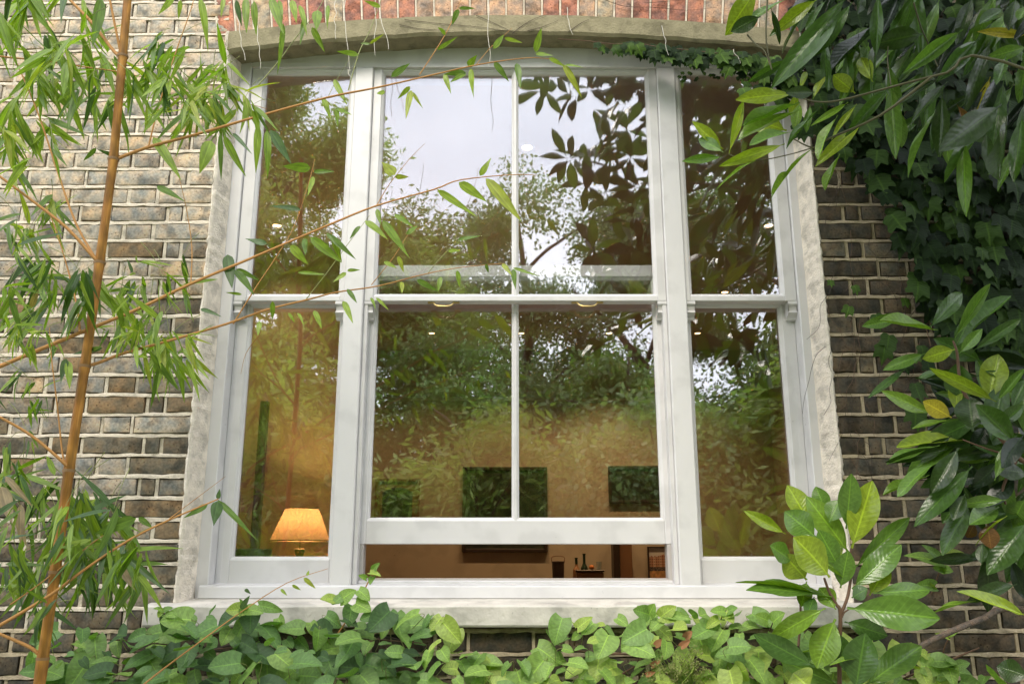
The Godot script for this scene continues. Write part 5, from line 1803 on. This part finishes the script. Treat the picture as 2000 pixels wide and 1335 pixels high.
func garden_trees() -> void:
	# a spray of leaves that the crowns are made of
	var sprays := []
	for v in 3:
		var r := RandomNumberGenerator.new()
		r.seed = 900 + v
		var st := begin()
		for i in [16, 22, 26][v]:
			var c := Vector3(r.randfn(0, 0.5), r.randfn(0, 0.4), r.randfn(0, 0.5)) * 0.24
			var d: Vector3 = Vector3(r.randf_range(-1, 1), r.randf_range(-1, 0.3), r.randf_range(-1, 1)).normalized() * [0.075, 0.06, 0.1][v]
			var s: Vector3 = d.cross(Vector3(r.randf_range(-1, 1), r.randf_range(-1, 1), r.randf_range(-1, 1))).normalized() * [0.022, 0.02, 0.016][v]
			quad(st, c, c + d * 0.5 + s, c + d, c + d * 0.5 - s)
		sprays.append(st.commit())
	var green := std(Color(1, 1, 1), 0.5)
	green.vertex_color_use_as_albedo = true
	green.backlight_enabled = true
	green.backlight = lin(0.75, 0.95, 0.4)
	# x, z, height, crown radius, crown start, spray kind, colour, count, label
	var list := [
		[-3.9, 8.6, 10.0, 2.4, 1.4, 2, [0.115, 0.14, 0.045], 3000, "tall yellow-green garden tree mirrored in the left sash"],
		[-1.9, 10.6, 7.2, 2.0, 0.8, 2, [0.125, 0.15, 0.055], 2200, "feathery olive tree mirrored left in the middle sash"],
		[0.1, 12.5, 8.7, 2.2, 0.9, 0, [0.085, 0.11, 0.05], 2500, "rounded mid green tree mirrored behind the glazing bar"],
		[2.4, 11.2, 7.6, 2.1, 0.8, 1, [0.08, 0.105, 0.055], 2400, "dark bluish tree mirrored right in the middle sash"],
		[4.8, 9.4, 9.2, 2.3, 1.5, 1, [0.055, 0.09, 0.03], 2100, "dark tree mirrored in the right sash"],
		[-7.6, 10.4, 10.5, 2.6, 1.8, 0, [0.08, 0.12, 0.035], 2000, "broad green tree at the left end of the garden"],
		[7.8, 11.0, 9.5, 2.6, 1.6, 0, [0.06, 0.1, 0.03], 1900, "broad green tree at the right end of the garden"],
		[-0.9, 8.3, 4.6, 1.3, 0.5, 1, [0.09, 0.13, 0.05], 1100, "low grey-green bush tree mirrored low in the middle sash"],
		[1.5, 7.6, 4.2, 1.2, 0.5, 0, [0.1, 0.14, 0.05], 1000, "low light green bush tree mirrored low at the glazing bar"],
		[-3.4, 7.2, 4.4, 1.3, 0.5, 2, [0.13, 0.17, 0.04], 1000, "low yellow-green bush tree mirrored low in the left sash"],
		[-2.6, 4.9, 3.3, 1.0, 0.3, 2, [0.13, 0.17, 0.045], 700, "low arching shrub behind the viewer mirrored at the bottom left pane"],
		[-0.4, 5.6, 3.0, 1.0, 0.3, 2, [0.12, 0.16, 0.05], 700, "low arching shrub behind the viewer mirrored beside the large painting"],
		[1.5, 5.2, 3.2, 0.9, 0.3, 1, [0.11, 0.15, 0.07], 700, "low grey-green shrub behind the viewer mirrored right of the glazing bar"],
		[3.0, 4.8, 3.5, 1.0, 0.3, 2, [0.1, 0.13, 0.04], 700, "low shrub behind the viewer mirrored at the bottom right pane"],
		[3.6, 7.0, 4.4, 1.3, 0.5, 1, [0.07, 0.1, 0.03], 1000, "low dark bush tree mirrored low in the right sash"]]
	for t in list:
		var h: float = t[2]
		var r: float = t[3]
		var o := thing("garden_tree", t[8], "tree", Vector3(t[0], 0, t[1]), "trees across the garden")
		var st := begin()
		tube(st, smooth(PackedVector3Array([Vector3(0, -0.1, 0), Vector3(rf(-0.15, 0.15), h * 0.3, rf(-0.1, 0.1)), Vector3(rf(-0.3, 0.3), h * 0.6, rf(-0.2, 0.2)), Vector3(rf(-0.3, 0.3), h * 0.92, 0)]), 4), [h * 0.02, h * 0.004], 9)
		for k in 9:
			var b := Vector3(0, h * rf(0.22, 0.75), 0)
			var e := b + Vector3(rf(-1, 1), rf(0.3, 0.9), rf(-1, 1)).normalized() * r * rf(0.6, 1.0)
			tube(st, smooth(PackedVector3Array([b, b.lerp(e, 0.5) + Vector3(0, 0.1, 0), e]), 3), [h * 0.006, h * 0.002], 6)
		obj("trunk", st, M.bark, o)
		var mm := MultiMesh.new()
		mm.transform_format = MultiMesh.TRANSFORM_3D
		mm.use_colors = true
		mm.mesh = sprays[t[5]]
		mm.instance_count = int(t[7] * 1.3)
		# clumps through an uneven crown
		var lumps := []
		for k in 26:
			var f := rng.randf()
			var rad := r * sqrt(sin(PI * clampf(0.12 + 0.84 * f, 0, 1))) * rf(0.5, 1.0)
			var ang := rf(0, TAU)
			lumps.append([Vector3(cos(ang) * rad * 0.8, lerpf(t[4] + 0.4, h - 0.5, f), sin(ang) * rad * 0.8), r * rf(0.22, 0.42), rf(0.75, 1.3)])
		for i in int(t[7] * 1.3):
			var l: Array = lumps[i % lumps.size()]
			var d: Vector3 = Vector3(rng.randfn(), rng.randfn() * 0.8, rng.randfn()).normalized() * l[1] * pow(rng.randf(), 0.45)
			var sc := rf(0.7, 1.5)
			mm.set_instance_transform(i, Transform3D(Basis.from_euler(Vector3(rf(-0.6, 0.6), rf(0, TAU), rf(-0.6, 0.6))).scaled(Vector3.ONE * sc), l[0] + d))
			var k: float = l[2] * rf(2.2, 3.6)
			mm.set_instance_color(i, Color(t[6][0] * k * rf(0.9, 1.15), t[6][1] * k, t[6][2] * k))
		var cr := MultiMeshInstance3D.new()
		cr.name = "crown"
		cr.multimesh = mm
		cr.material_override = green
		cr.set_meta("kind", "stuff")
		o.add_child(cr)
	# the hedge that closes the garden
	var hedge := MultiMesh.new()
	hedge.transform_format = MultiMesh.TRANSFORM_3D
	hedge.use_colors = true
	hedge.mesh = sprays[0]
	hedge.instance_count = 7000
	for i in 7000:
		var x := rf(-16, 16)
		var y := rf(0.1, 4.6 + sin(x * 1.3) * 0.5)
		hedge.set_instance_transform(i, Transform3D(Basis.from_euler(Vector3(rf(-0.6, 0.6), rf(0, TAU), 0)).scaled(Vector3.ONE * rf(1.1, 2.0)), Vector3(x, y, 15.5 + rf(-0.6, 0.6))))
		var k := rf(3.0, 6.0)
		hedge.set_instance_color(i, Color(0.055 * k, 0.085 * k, 0.03 * k))
	var hg := MultiMeshInstance3D.new()
	hg.name = "garden_hedge"
	hg.multimesh = hedge
	hg.material_override = green
	add_child(hg)
	tag(hg, "tall dark hedge closing the far end of the garden", "hedge", "", "stuff")
